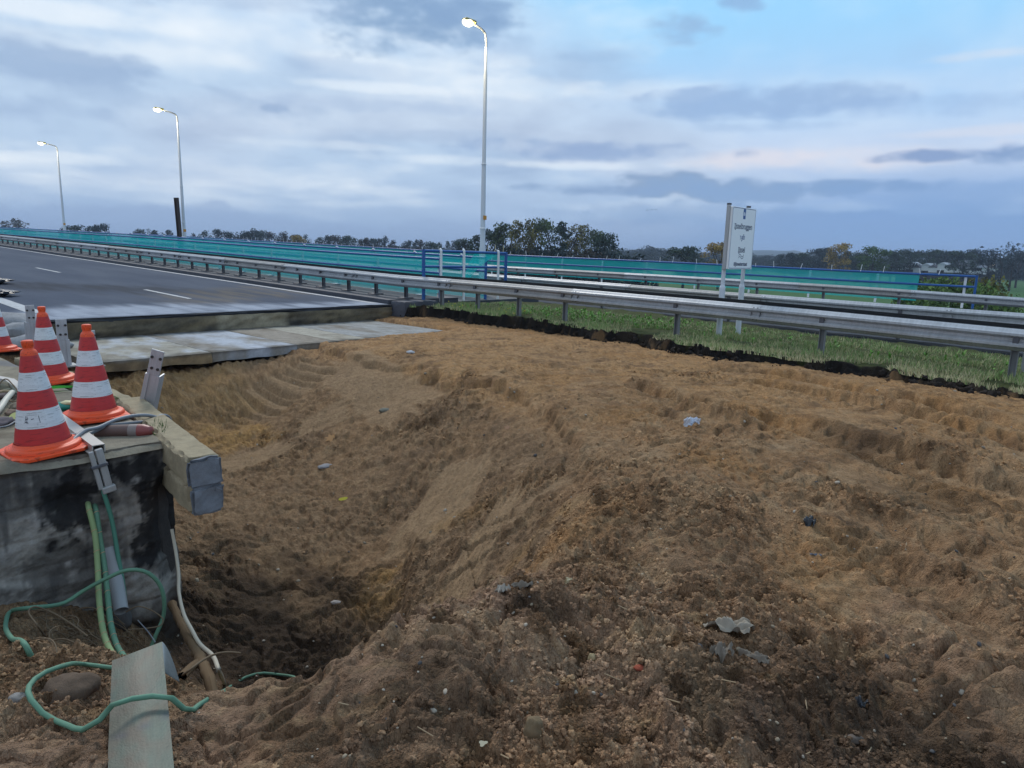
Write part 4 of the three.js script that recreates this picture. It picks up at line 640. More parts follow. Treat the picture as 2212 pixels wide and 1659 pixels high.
// ------------------------------------------------------------------ river sign
{
  const cv = document.createElement('canvas'); cv.width = 900; cv.height = 1024; const x = cv.getContext('2d');
  x.fillStyle = '#f2f5f9'; x.fillRect(0, 0, 900, 1024); x.strokeStyle = '#24407a'; x.lineWidth = 9; x.beginPath(); x.roundRect(14, 14, 872, 996, 34); x.stroke();
  x.fillStyle = '#1d4f93'; x.fillRect(404, 20, 92, 168); x.fillStyle = '#e8eef6'; x.beginPath(); x.moveTo(450, 66); x.lineTo(470, 86); x.lineTo(468, 130); x.lineTo(432, 130); x.lineTo(430, 86); x.closePath(); x.fill(); x.fillRect(418, 96, 8, 34); x.fillRect(474, 96, 8, 34); x.fillStyle = '#1d4f93'; x.fillRect(446, 92, 8, 34);
  x.fillStyle = '#0c1d42'; x.textAlign = 'center'; x.textBaseline = 'alphabetic';
  const put = (t, y, size, w) => { x.font = `${size}px sans-serif`; x.save(); x.translate(450, y); x.scale(w / x.measureText(t).width, 1); x.fillText(t, 0, 0); x.strokeStyle = '#0c1d42'; x.lineWidth = 8; x.strokeText(t, 0, 0); x.restore(); };
  put('IJsselbruggen', 352, 112, 690);
  x.textAlign = 'left'; let cx = 345; for (const [c, dy, size] of [['1', 0, 88], ['9', 26, 112], ['6', 0, 116], ['1', 0, 88]]) { x.font = `${size}px sans-serif`; x.save(); x.translate(cx, 526 + dy); x.scale(0.86, 1); x.fillText(c, 0, 0); x.lineWidth = 8; x.strokeText(c, 0, 0); x.restore(); cx += 53; }
  x.textAlign = 'center'; put('IJssel', 742, 116, 268);
  x.strokeStyle = '#0c1d42'; x.lineWidth = 11; x.lineCap = 'round'; for (const y of [792, 826]) { x.beginPath(); x.moveTo(356, y + 12); x.bezierCurveTo(385, y - 26, 410, y - 22, 450, y + 8); x.bezierCurveTo(490, y + 34, 515, y + 28, 544, y - 10); x.stroke(); }
  put('Rijkswaterstaat', 968, 74, 520);
  const tex = new THREE.CanvasTexture(cv); tex.colorSpace = THREE.SRGBColorSpace;
  const S = thing('river_sign', 'white river name sign with dark lettering on two grey posts, behind the nearest rail', 'sign', P(6.1, 13.3, verge(6)), ROAD), w = 1.06, h = 1.185, yc = 2.075 - verge(6);
  S.rotation.z = -0.0;
  const pn = obj('panel', rbox(w, h, 0.05, 0.02, 0, yc, 0.02), std(0.8, 0.82, 0.85, 0.4), S);
  obj('lettering', new THREE.PlaneGeometry(w - 0.012, h - 0.012).translate(0, yc, 0.0482), std(1, 1, 1, 0.4, { map: tex }), pn);
  obj('edge_rail', rbox(0.035, h + 0.03, 0.07, 0.01, -w / 2 - 0.005, yc, -0.035), M.zinc, S);
  for (const q of [-0.45, 0.42]) { const foot = q < 0 ? -0.05 : -0.1; const lean = q < 0 ? 0.0 : 0.0; const p = obj('post', [new THREE.CylinderGeometry(0.038, 0.038, yc + h / 2 + 0.03 - foot, 14).translate(q, (yc + h / 2 + 0.03 + foot) / 2, -0.07), new THREE.CylinderGeometry(0.055, 0.055, 0.95 - foot, 14).translate(q, (0.95 + foot) / 2, -0.07), new THREE.CylinderGeometry(0.042, 0.055, 0.05, 14).translate(q, 0.975, -0.07)], M.pole, S); obj('cap', new THREE.CylinderGeometry(0.044, 0.044, 0.035, 12).translate(q, yc + h / 2 + 0.04, -0.07), M.zincDark, p); }
  const g = thing('marker_post', 'green marker panel on a grey post, cut off by the right edge', 'marker', hitT(2221, 735, 12.9).setY(verge(1) - 0.05), ROAD - 0.5); obj('post', box(0.05, 1.25, 0.05, 0, 0.62, 0), M.zinc, g); obj('panel', rbox(0.16, 0.5, 0.03, 0.008, 0, 0.98, 0.04), std(0.01, 0.22, 0.09, 0.45), g);
}

// ------------------------------------------------------------------ traffic cones
function makeCone(label) {
  const c = thing('traffic_cone', label, 'traffic cone', undefined, 0, 'traffic cones on the broken wall');
  const rAt = (y) => lerp(0.158, 0.047, (y - 0.075) / (0.645 - 0.075)), seg = 36;
  const lathe = (pts) => new THREE.LatheGeometry(pts.map(([r, y]) => new THREE.Vector2(r, y)), seg);
  const sh = new THREE.Shape(), a = 0.212, q = 0.06; sh.moveTo(-a + q, -a); sh.lineTo(a - q, -a); sh.lineTo(a, -a + q); sh.lineTo(a, a - q); sh.lineTo(a - q, a); sh.lineTo(-a + q, a); sh.lineTo(-a, a - q); sh.lineTo(-a, -a + q); sh.closePath();
  const plate = new THREE.ExtrudeGeometry(sh, { depth: 0.014, bevelEnabled: true, bevelSize: 0.012, bevelThickness: 0.006, bevelSegments: 3 }).rotateX(-Math.PI / 2).translate(0, 0.006, 0);
  obj('base', [plate, lathe([[0.215, 0.018], [0.213, 0.044], [0.205, 0.053], [0.19, 0.056], [0.176, 0.058], [0.168, 0.066], [0.162, 0.079]])], M.orange, c);
  for (const a of [0.5, 2.2, 3.7, 5.3]) c.children[0].userData.label = undefined;
  const band = (n, y0, y1, m) => obj(n, lathe([[rAt(y0) + 0.001, y0], [rAt((y0 + y1) / 2) + 0.0025, (y0 + y1) / 2], [rAt(y1) + 0.001, y1]]), m, c);
  band('red_band', 0.079, 0.184, M.red); band('white_band', 0.184, 0.302, M.coneWhite); band('red_band', 0.302, 0.42, M.red); band('white_band', 0.42, 0.538, M.coneWhite); band('red_band', 0.538, 0.642, M.red);
  obj('top', lathe([[0.049, 0.642], [0.046, 0.660], [0.040, 0.672], [0.031, 0.680], [0.029, 0.692], [0.033, 0.703], [0.034, 0.728], [0.031, 0.736], [0.024, 0.738], [0.0, 0.738]]), M.orange, c);
  return c;
}
{
  const first = makeCone('nearest orange traffic cone, scribbled on its lower white band');
  const put = (c, p, yaw, tx, tz) => { c.position.copy(p); c.rotation.set(tx, yaw, tz); };
  const second = first.clone(), third = first.clone(), fourth = first.clone();
  put(first, hitY(97, 973, TOP + 0.012), ROAD + 0.06, 0.0, 0.05); put(second, hitY(204, 901, TOP + 0.01), ROAD - 0.1, 0, 0.0); put(third, hitY(110, 823, TOP + 0.01), ROAD + 0.2, 0.02, 0.015); put(fourth, hitY(-6, 757, TOP), ROAD + 0.1, 0, 0);
  [[second, 'clean orange traffic cone standing closest to the pit'], [third, 'orange traffic cone behind the two nearest, beside a steel post'], [fourth, 'orange traffic cone half cut off by the left edge']].forEach(([c, l]) => { c.name = numbered('traffic_cone'); c.userData = { ...first.userData, label: l }; scene.add(c); });
  // scribble on the nearest cone
  const cv = document.createElement('canvas'); cv.width = 256; cv.height = 128; const x = cv.getContext('2d'); x.clearRect(0, 0, 256, 128); x.strokeStyle = 'rgba(52,56,72,0.75)'; x.lineCap = 'round'; x.lineWidth = 7; for (const l of [[[50, 30], [38, 84], [62, 78], [74, 92]], [[66, 34], [58, 90]], [[44, 60], [74, 52]], [[112, 58], [140, 54]], [[196, 34], [204, 90]]]) { x.beginPath(); l.forEach(([a, b], i) => (i ? x.lineTo(a, b) : x.moveTo(a, b))); x.stroke(); } x.strokeStyle = 'rgba(60,64,80,0.35)'; x.lineWidth = 5; x.beginPath(); x.moveTo(92, 22); x.lineTo(98, 14); x.moveTo(170, 96); x.lineTo(176, 112); x.stroke();
  const t = new THREE.CanvasTexture(cv); t.colorSpace = THREE.SRGBColorSpace; const g = new THREE.CylinderGeometry(0.1195, 0.138, 0.094, 14, 1, true, -0.45, 1.0); g.translate(0, 0.243, 0); const m = obj('scribble', g, std(1, 1, 1, 0.5, { map: t, transparent: true, side: THREE.DoubleSide }), first); m.rotation.y = -0.62;
}

// ------------------------------------------------------------------ posts left over from the old guard rail
{
  const hole = (y, z) => new THREE.CylinderGeometry(0.013, 0.013, 0.012, 10).rotateX(Math.PI / 2).translate(y, z, 0.009);
  function stub(label, h, base) {
    const p = thing('guard_rail_post', label, 'steel post', base, ROAD, undefined), w = 0.125, low = h - 0.22;
    obj('channel', [box(w, low, 0.012, 0, low / 2, 0), box(0.012, low, 0.09, -w / 2 + 0.006, low / 2, -0.05), box(0.012, low, 0.09, w / 2 - 0.006, low / 2, -0.05), box(0.035, low, 0.01, -w / 2 + 0.018, low / 2, 0.011), box(0.035, low, 0.01, w / 2 - 0.018, low / 2, 0.011)], M.zinc, p);
    obj('plate', [rbox(w * 0.86, 0.24, 0.014, 0.005, 0, h - 0.11, 0)], M.zinc, p); obj('bolt_hole', [hole(-0.035, h - 0.06), hole(0.035, h - 0.06), hole(0.03, h - 0.16), hole(-0.02, h - 0.16)], M.bolt, p); obj('foot', [box(0.24, 0.016, 0.22, 0, 0.008, -0.04)], M.zincDull, p); return p;
  }
  stub('straight grey steel post with bolt holes behind the cones', 0.52, hitY(141, 792, TOP)); stub('grey steel post mostly hidden behind the cone closest to the pit', 0.50, P(10.7, 3.15, -0.02)).rotation.y += 0.5; stub('pale steel post hidden behind the third cone', 0.5, hitY(72, 740, TOP));
  const lean = stub('bent steel post leaning out over the pit beside the edge beam', 0.78, hitS(303, 905, 6.5).add(V(0, -0.12, 0))); lean.rotation.set(0.1, ROAD - 0.75, -0.30);
}

// ------------------------------------------------------------------ hoses, cables, pipes and rubbish on and below the wall
// points: [x, y in the photograph, where along the ray: a number = on the plane s = that, 'g' = on the ground, 'w' = on the wall top]
const where = ([x, y, k, up = 0]) => (k === 'g' ? onGround(x, y) : k === 'w' ? hitY(x, y, TOP) : hitS(x, y, k)).add(V(0, up, 0));
const strand = (name, label, category, pts, r, mat, group, n = 70, m = 8) => tag(obj(name, tube(pts.map(where), r, n, m), mat), label, category, group);
strand('green_hose', 'green hose arching in a loop in front of the wall', 'hose', [[70, 1419, 'g', -0.02], [58, 1409, 'g', 0.03], [26, 1390, 'g', 0.03], [13, 1356, 'g', 0.02], [26, 1326, 'g', 0.02], [64, 1313, 4.6], [137, 1303, 4.62], [179, 1277, 4.62], [231, 1249, 4.55], [273, 1232, 4.5], [312, 1234, 4.45], [342, 1258, 4.42], [354, 1292, 4.4], [352, 1335, 4.4], [337, 1371, 4.38], [322, 1410, 4.36]], 0.0125, M.hose);
strand('green_hose', 'green hose lying in an open loop around the stone in the foreground', 'hose', [[300, 1462, 'g', 0.032], [237, 1456, 'g', 0.032], [184, 1449, 'g', 0.032], [141, 1453, 'g', 0.032], [94, 1471, 'g', 0.032], [68, 1493, 'g', 0.032], [68, 1527, 'g', 0.032], [98, 1561, 'g', 0.032], [141, 1582, 'g', 0.032], [192, 1591, 'g', 0.032], [240, 1594, 'g', 0.10], [256, 1593, 'g', 0.135], [320, 1582, 'g', 0.135], [362, 1567, 'g', 0.12], [406, 1544, 'g', 0.016], [440, 1515, 'g', 0.0], [470, 1492, 'g', -0.016], [500, 1478, 'g', -0.012], [530, 1463, 'g', 0.0], [564, 1457, 'g', 0.012], [605, 1459, 'g', 0.006], [640, 1466, 'g', -0.03]], 0.0098, M.hose, undefined, 120);
const hoseA = [[190, 1085, 5.06], [192, 1098, 4.95], [205, 1155, 4.86], [211, 1224, 4.76], [214, 1292, 4.60], [220, 1347, 4.4], [231, 1390, 4.15], [248, 1420, 3.95], [262, 1440, 3.8]], hoseB = [[203, 1088, 5.06], [207, 1102, 4.95], [216, 1164, 4.86], [226, 1228, 4.76], [233, 1292, 4.60], [239, 1347, 4.4], [252, 1394, 4.15], [267, 1418, 3.95], [285, 1440, 3.8]];
for (const [pts, l] of [[hoseA, 'left of two dirty green striped hoses hanging out of the wall'], [hoseB, 'right of two green striped hoses hanging out of the wall']]) {
  const h = strand('striped_hose', l, 'hose', pts, 0.0175, l[0] === 'l' ? M.hoseDirty : M.hose), cu = new THREE.CatmullRomCurve3(pts.map(where), false, 'centripetal'), st = [];
  for (let i = 1; i < 11; i++) { const u = i / 11.5, c = cu.getPointAt(u), d = cu.getTangentAt(u); st.push(new THREE.TorusGeometry(0.0178, 0.0022, 5, 14).applyQuaternion(new THREE.Quaternion().setFromUnitVectors(V(0, 0, 1), d.add(V(0.35, 0, 0)).normalize())).translate(c.x, c.y, c.z)); }
  obj('stripes', st, M.stripe, h);
}
strand('green_pipe', 'thin green pipe running down from the metal duct end', 'pipe', [[222, 1052, 4.93], [224, 1063, 4.93], [241, 1121, 4.92], [256, 1207, 4.86], [265, 1258, 4.8], [271, 1310, 4.72]], 0.0145, M.hoseTeal);
strand('grey_pipe', 'grey plastic pipe leaning against the foot of the wall', 'pipe', [[234, 1183, 4.93], [248, 1240, 4.85], [262, 1320, 4.62]], 0.043, M.pvc, undefined, 10, 20);
strand('white_conduit', 'bent pale conduit hanging from the wall corner into the pit', 'pipe', [[371, 1143, 4.75], [378, 1181, 4.7], [386, 1241, 4.55], [386, 1275, 4.45], [397, 1326, 4.25], [414, 1360, 4.05], [431, 1390, 3.8], [459, 1416, 3.5], [472, 1446, 3.15], [485, 1474, 'g', -0.01]], 0.0115, M.whitePipe);
strand('old_root', 'thick brown root running down into the deep end of the pit', 'root', [[372, 1305, 4.7], [390, 1345, 4.4], [412, 1385, 4.0], [436, 1430, 3.5], [458, 1472, 3.05, -0.06], [468, 1500, 2.85, -0.3]], 0.027, M.root, undefined, 40, 14); { const g = scene.children[scene.children.length - 1].geometry, p = g.attributes.position, q = g.attributes.normal; for (let i = 0; i < p.count; i++) { const k = 0.011 * fbm3(p.getX(i) * 14, p.getY(i) * 14, p.getZ(i) * 14, 3) * 2; p.setXYZ(i, p.getX(i) + q.getX(i) * k, p.getY(i) + q.getY(i) * k, p.getZ(i) + q.getZ(i) * k); } g.computeVertexNormals(); }
strand('old_root', 'short brown root branching below the thick one', 'root', [[436, 1425, 3.6], [415, 1440, 3.4], [393, 1462, 3.1]], 0.022, M.root, undefined, 16, 8);
strand('twig', 'thin bent twig crossing the pale conduit', 'twig', [[385, 1466, 'g', 0.01], [410, 1447, 3.0], [435, 1428, 3.05], [465, 1413, 3.1], [492, 1409, 3.12], [519, 1411, 3.12]], 0.0055, M.rootlet);
strand('wire', 'thin pale wire looping beside the grey pipe', 'wire', [[272, 1322, 4.5], [300, 1310, 4.4], [330, 1320, 4.35], [352, 1338, 4.3], [348, 1350, 4.28], [320, 1357, 4.3], [276, 1360, 4.35]], 0.004, M.rootlet);
strand('wire', 'thin dark wire trailing behind the metal cover', 'wire', [[298, 1340, 4.4], [320, 1365, 4.2], [336, 1388, 4.0]], 0.0035, M.cable);
strand('cable', 'grey cable arching from the nearest cone over the pit edge', 'cable', [[139, 969, 5.08, 0], [152, 957, 5.14], [170, 939, 5.25], [186, 929, 5.35], [210, 924, 5.4], [250, 907, 5.5], [290, 898, 5.6], [325, 898, 5.66], [357, 909, 5.7], [385, 924, 5.7], [415, 957, 5.7], [428, 985, 5.75]], 0.0135, M.cable);
strand('cable', 'second grey cable bending sharply down into the pit', 'cable', [[142, 941, 5.3], [170, 938, 5.38], [195, 936, 5.42], [225, 922, 5.45], [287, 913, 5.6], [325, 909, 5.66], [347, 898, 5.72], [362, 899, 5.76], [370, 912, 5.8], [371, 936, 5.85], [370, 960, 5.9]], 0.0125, M.cable);
{
  const flat = (name, label, pts, w, mat) => { const cu = new THREE.CatmullRomCurve3(pts.map(where), false, 'centripetal'), n = 60, pos = [], idx = []; for (let i = 0; i <= n; i++) { const p = cu.getPointAt(i / n), d = cu.getTangentAt(i / n), tw = 0.7 + 0.5 * Math.sin(i * 0.13), s = V(-d.z, 0, d.x).normalize().multiplyScalar(w / 2 * Math.cos(tw)).add(V(0, w / 2 * Math.sin(tw), 0)); pos.push(p.x - s.x, p.y - s.y, p.z - s.z, p.x + s.x, p.y + s.y, p.z + s.z); if (i) idx.push(i * 2 - 2, i * 2 - 1, i * 2, i * 2, i * 2 - 1, i * 2 + 1); } const g = new THREE.BufferGeometry(); g.setAttribute('position', new THREE.Float32BufferAttribute(pos, 3)); g.setIndex(idx); g.computeVertexNormals(); return tag(obj(name, g, mat), label, 'tape'); };
  M.tape.side = THREE.DoubleSide;
  flat('green_tape', 'bright green tape stretched behind the cones to the leaning post', [[-20, 856, 'w', 0.02], [60, 850, 'w', 0.02], [110, 844, 'w', 0.03], [160, 842, 'w', 0.03], [205, 846, 'w', 0.03], [242, 859, 'w', 0.03], [270, 869, 'w', 0.0], [293, 883, 6.6]], 0.034, M.tape);
  flat('green_tape', 'second strand of green tape lying just below the first', [[-20, 862, 'w', 0.01], [110, 850, 'w', 0.012], [160, 847, 'w', 0.012], [230, 858, 'w', 0.012]], 0.016, M.tape);
}
// metal duct along the wall top and its end piece hanging over the face
{
  const a = hitY(20, 822, TOP + 0.05), b = hitY(213, 966, TOP + 0.05), d = b.clone().sub(a), L = d.length(), g = thing('metal_duct', 'long open grey metal duct lying across the wall top under the cones', 'duct', a.clone().add(b).multiplyScalar(0.5).setY(TOP + 0.012), Math.atan2(d.x, d.z));
  obj('channel', [box(0.075, 0.006, L, 0, 0.052, 0), box(0.006, 0.052, L, -0.0345, 0.026, 0), box(0.006, 0.052, L, 0.0345, 0.026, 0)], M.alu, g); obj('base', box(0.10, 0.006, L * 0.98, -0.01, 0.003, 0), M.alu, g);
  const c = hitY(0, 818, TOP + 0.05), e = a.clone().sub(c), h = thing('metal_duct', 'short metal duct piece meeting the long one at the left edge', 'duct', a.clone().add(c.clone().addScaledVector(e, -0.6)).multiplyScalar(0.5).setY(TOP + 0.012), Math.atan2(e.x, e.z)); obj('channel', [box(0.07, 0.006, e.length() * 1.6, 0, 0.05, 0), box(0.006, 0.05, e.length() * 1.6, -0.032, 0.025, 0), box(0.006, 0.05, e.length() * 1.6, 0.032, 0.025, 0)], M.alu, h);
  const k = thing('duct_end', 'grey metal duct end strapped vertically to the stained wall face', 'duct', hitS(216, 1018, 4.93), ROAD); k.rotation.z = 0.16; obj('channel', [rbox(0.045, 0.30, 0.03, 0.006, 0.025, 0, 0), rbox(0.03, 0.27, 0.02, 0.006, -0.022, 0.012, 0.004)], M.zincDull, k); obj('strap', rbox(0.10, 0.02, 0.04, 0.004, 0.004, 0.04, 0.004), M.zincDark, k); obj('clamp', rbox(0.085, 0.045, 0.04, 0.008, 0.02, -0.135, 0.005), M.zincDull, k);
}
{
  const Lt = (pts, mat, parent, name) => obj(name, new THREE.LatheGeometry(pts.map(([r, y]) => new THREE.Vector2(r, y)), 22), mat, parent);
  const b = thing('bottle', 'dirty brown plastic bottle with a red end lying beside the edge beam', 'bottle', hitY(272, 938, TOP + 0.0), 0); b.rotation.set(0, 0.12, -Math.PI / 2 + 0.03); b.position.y = TOP + 0.02;
  Lt([[0, -0.2], [0.045, -0.2], [0.052, -0.19], [0.052, 0.03], [0.053, 0.031]], std(0.10, 0.055, 0.045, 0.45), b, 'body'); Lt([[0.053, 0.031], [0.0525, 0.085], [0.052, 0.09]], std(0.20, 0.16, 0.145, 0.5), b, 'label_band'); Lt([[0.052, 0.09], [0.05, 0.13], [0.036, 0.165], [0.03, 0.185], [0, 0.187]], std(0.22, 0.045, 0.04, 0.45), b, 'red_end');
  const t = thing('plastic_scoop', 'teal and cream plastic piece between the two nearest cones', 'plastic piece', hitY(134, 886, TOP), 0.3); obj('handle', lump(0.07, 2, 0.5, 3, 1.3, 0.55, 0.8).translate(0, 0.03, 0), std(0.01, 0.22, 0.17, 0.4), t); obj('flap', lump(0.055, 2, 0.5, 5, 1.1, 0.35, 0.8).translate(0.055, 0.062, 0), std(0.55, 0.5, 0.28, 0.5), t);
  const l = thing('plastic_disc', 'pale yellow plastic disc tucked behind the nearest cone', 'disc', hitY(38, 908, TOP), 0); l.rotation.set(0.9, 0, 0.2); obj('rim', new THREE.CylinderGeometry(0.05, 0.055, 0.022, 22).translate(0, 0.03, 0), std(0.55, 0.53, 0.18, 0.45), l);
  strand('white_pipe', 'short white pipe with a blue end at the left edge', 'pipe', [[28, 862, 'w', 0.06], [14, 876, 'w', 0.05], [3, 890, 'w', 0.04], [-12, 905, 'w', 0.03]], 0.024, std(0.5, 0.46, 0.38, 0.5), undefined, 12, 14); strand('wood_stick', 'pale broken stick lying on the rubble at the left edge', 'stick', [[-12, 868, 'w', 0.07], [10, 863, 'w', 0.075], [30, 861, 'w', 0.06]], 0.013, M.wood, undefined, 10, 8);
  strand('old_wire', 'thin grey wire on the wall top left of the nearest cone', 'wire', [[-10, 930, 'w', 0.02], [15, 926, 'w', 0.02], [35, 918, 'w', 0.03], [52, 908, 'w', 0.03]], 0.006, M.cable);
  const r = rng(31), rub = [[6, 838, 0.09], [22, 832, 0.06], [34, 842, 0.05], [10, 855, 0.07], [44, 858, 0.05], [40, 880, 0.06], [30, 892, 0.05], [4, 915, 0.08], [18, 845, 0.045], [52, 846, 0.05]];
  rub.forEach(([x, y, s], i) => { const m = tag(obj('rubble_stone', lump(s, 3, 0.9, i + 40, 1.2, 0.6, 1), std(0.12 + 0.10 * r(), 0.10 + 0.08 * r(), 0.085 + 0.05 * r(), 0.95)), ['large lump at the top of the rubble on the left edge', 'rubble lump beside the corner of the short metal duct', 'rubble lump in the crook of the two metal ducts', 'rubble lump under the broken stick at the left edge', 'rubble lump touching the nearest cone halfway up', 'rubble lump between the white pipe and the nearest cone', 'rubble lump just above the yellow disc', 'lowest rubble lump at the left edge, below the blue pipe end', 'smallest rubble lump in the middle of the heap', 'upper rubble lump against the left side of the nearest cone'][i], 'rubble', 'rubble heaped at the left edge of the wall'); m.position.copy(hitY(x, y, TOP + s * 0.2)); m.rotation.y = r() * 6; });
  strand('old_wire', 'thin dark wire trailing between the two nearest cones', 'wire', [[118, 905, 'w', 0.01], [135, 900, 'w', 0.03], [150, 912, 'w', 0.04], [158, 930, 'w', 0.02], [175, 946, 'w', 0.01]], 0.005, M.cable);
  strand('old_wire', 'brown wire curling over the rubble at the left edge', 'wire', [[-5, 846, 'w', 0.05], [12, 842, 'w', 0.10], [30, 850, 'w', 0.08], [42, 866, 'w', 0.05], [30, 878, 'w', 0.04], [14, 874, 'w', 0.05]], 0.006, M.rootlet);
  strand('twig', 'short twig lying on the wall top behind the bottle', 'twig', [[228, 915, 'w', 0.01], [246, 908, 'w', 0.015], [262, 906, 'w', 0.012]], 0.005, M.rootlet, undefined, 10, 6);
  const tufts = []; for (let i = 0; i < 70; i++) { const p = hitY(320 + 34 * r() + 20 * r(), 912 + 22 * r() + 10 * r(), TOP), h = 0.03 + 0.06 * r(), a = r() * 6.3; tufts.push(new THREE.ConeGeometry(0.0035, h, 3).translate(0, h / 2, 0).rotateZ((r() - 0.5) * 1.4).rotateY(a).translate(p.x, p.y, p.z)); } const tu = tag(obj('grass_tuft', tufts, std(0.06, 0.12, 0.035, 0.9)), 'small tuft of grass on the edge beam beside the bottle', 'grass'); tu.userData.kind = 'stuff';
  const bo = (n, l, x, y, S, sc, seed, ty = 0) => { const m = tag(obj(n, lump(S, 3, 0.45, seed, ...sc), M.concGrey), l, 'concrete block'); m.position.copy(hitY(x, y, TOP + ty)); return m; };
  bo('concrete_block', 'rounded broken concrete block beyond the cones at the left edge', 14, 703, 0.42, [1.5, 0.5, 0.8], 3, -0.06); bo('concrete_block', 'low concrete lump between the cut off cone and the road end', 45, 716, 0.34, [1.2, 0.45, 0.9], 8, -0.1); bo('concrete_block', 'dark rough concrete lump below the road end behind the cones', 80, 742, 0.34, [1.6, 0.4, 0.8], 12, -0.2);
  for (const [x, y, s, sy, l] of [[-30, 620, 0.42, 0.2, 'upper dark heap of plastic sheet cut off by the left edge'], [-30, 640, 0.42, 0.2, 'lower dark heap of plastic sheet cut off by the left edge']]) { const p = hitY(x, y, 0.4), m = tag(obj('dark_sheet', lump(s, 4, 1.1, x, 1.4, sy, 1, 2.4), std(0.012, 0.018, 0.03, 0.35)), l, 'plastic sheet'); m.position.copy(p); m.position.y = deckY(stOf(p.x, p.z)[0]) + 0.08; }
}
// curved grey green metal cover in the foreground
{
  const c = thing('metal_cover', 'bent grey green metal cover plate lying in the foreground, dirty and scratched', 'metal plate', hitY(300, 1560, 0.04), 0), o = c.position, n = 26, m = 14;
  const surf = (f, th = 0.004) => { const pos = [], uv = [], idx = [], col = []; for (const k of [0, 1]) for (let i = 0; i <= n; i++) for (let j = 0; j <= m; j++) { const p = f(i / n, j / m).sub(o); pos.push(p.x, p.y - k * th, p.z); { const v = i / n, u = j / m, q = fbm(u * 7, v * 3 + 2, 4), e = fbm(u * 3 + 5, v * 11, 3); let c = mix3([0.155, 0.15, 0.108], [0.115, 0.145, 0.105], clamp(0.5 + q * 2 + (u - 0.6), 0, 1)); c = mix3(c, [0.17, 0.125, 0.085], clamp(0.15 + e * 1.8 + (u < 0.5 ? 0.2 : 0), 0, 0.8)); c = mix3(c, [0.06, 0.055, 0.05], clamp(n2(u * 14, v * 26) * 1.5 - 0.75, 0, 0.7)); c = mix3(c, [0.08, 0.085, 0.10], 0.6 * smooth(0.02, 0.0, Math.abs(v - 0.52 + u * 0.10))); col.push(...c); } uv.push(j / m * 0.3, i / n * 0.9); } const B = (n + 1) * (m + 1); for (let i = 0; i < n; i++) for (let j = 0; j < m; j++) { const a = i * (m + 1) + j, b = a + m + 1; idx.push(a, b, a + 1, a + 1, b, b + 1, B + a, B + a + 1, B + b, B + a + 1, B + b + 1, B + b); } const g = new THREE.BufferGeometry(); g.setAttribute('position', new THREE.Float32BufferAttribute(pos, 3)); g.setAttribute('uv', new THREE.Float32BufferAttribute(uv, 2)); g.setAttribute('color', new THREE.Float32BufferAttribute(col, 3)); g.setIndex(idx); g.computeVertexNormals(); return g; };
  const Y = (v) => lerp(0.125, 0.10, smooth(0, 0.35, v)) + 0.012 * Math.sin(v * 7), edge = (v) => [[lerp(242, 233, Math.min(1, v * 1.6)), lerp(1427, 1760, v)], [lerp(350, 386, v), lerp(1386, 1760, v)]];
  obj('plate', surf((v, u) => { const [l, r] = edge(v); return hitY(lerp(l[0], r[0], u), lerp(l[1], r[1], u), Y(v) + 0.018 * Math.sin(u * 3.14)); }), coverMat, c);
  obj('folded_side', surf((v, u) => { const top = hitY(...edge(v * 0.16)[1], Y(v * 0.16)); return top.add(V(0.085 * u * (1 - v), -0.13 * u * u * (1 - v) - 0.01 * u, 0.05 * u * (1 - v))); }), std(0.16, 0.19, 0.20, 0.5, { map: withRep(TEX.zinc, 1.6) }), c);
}
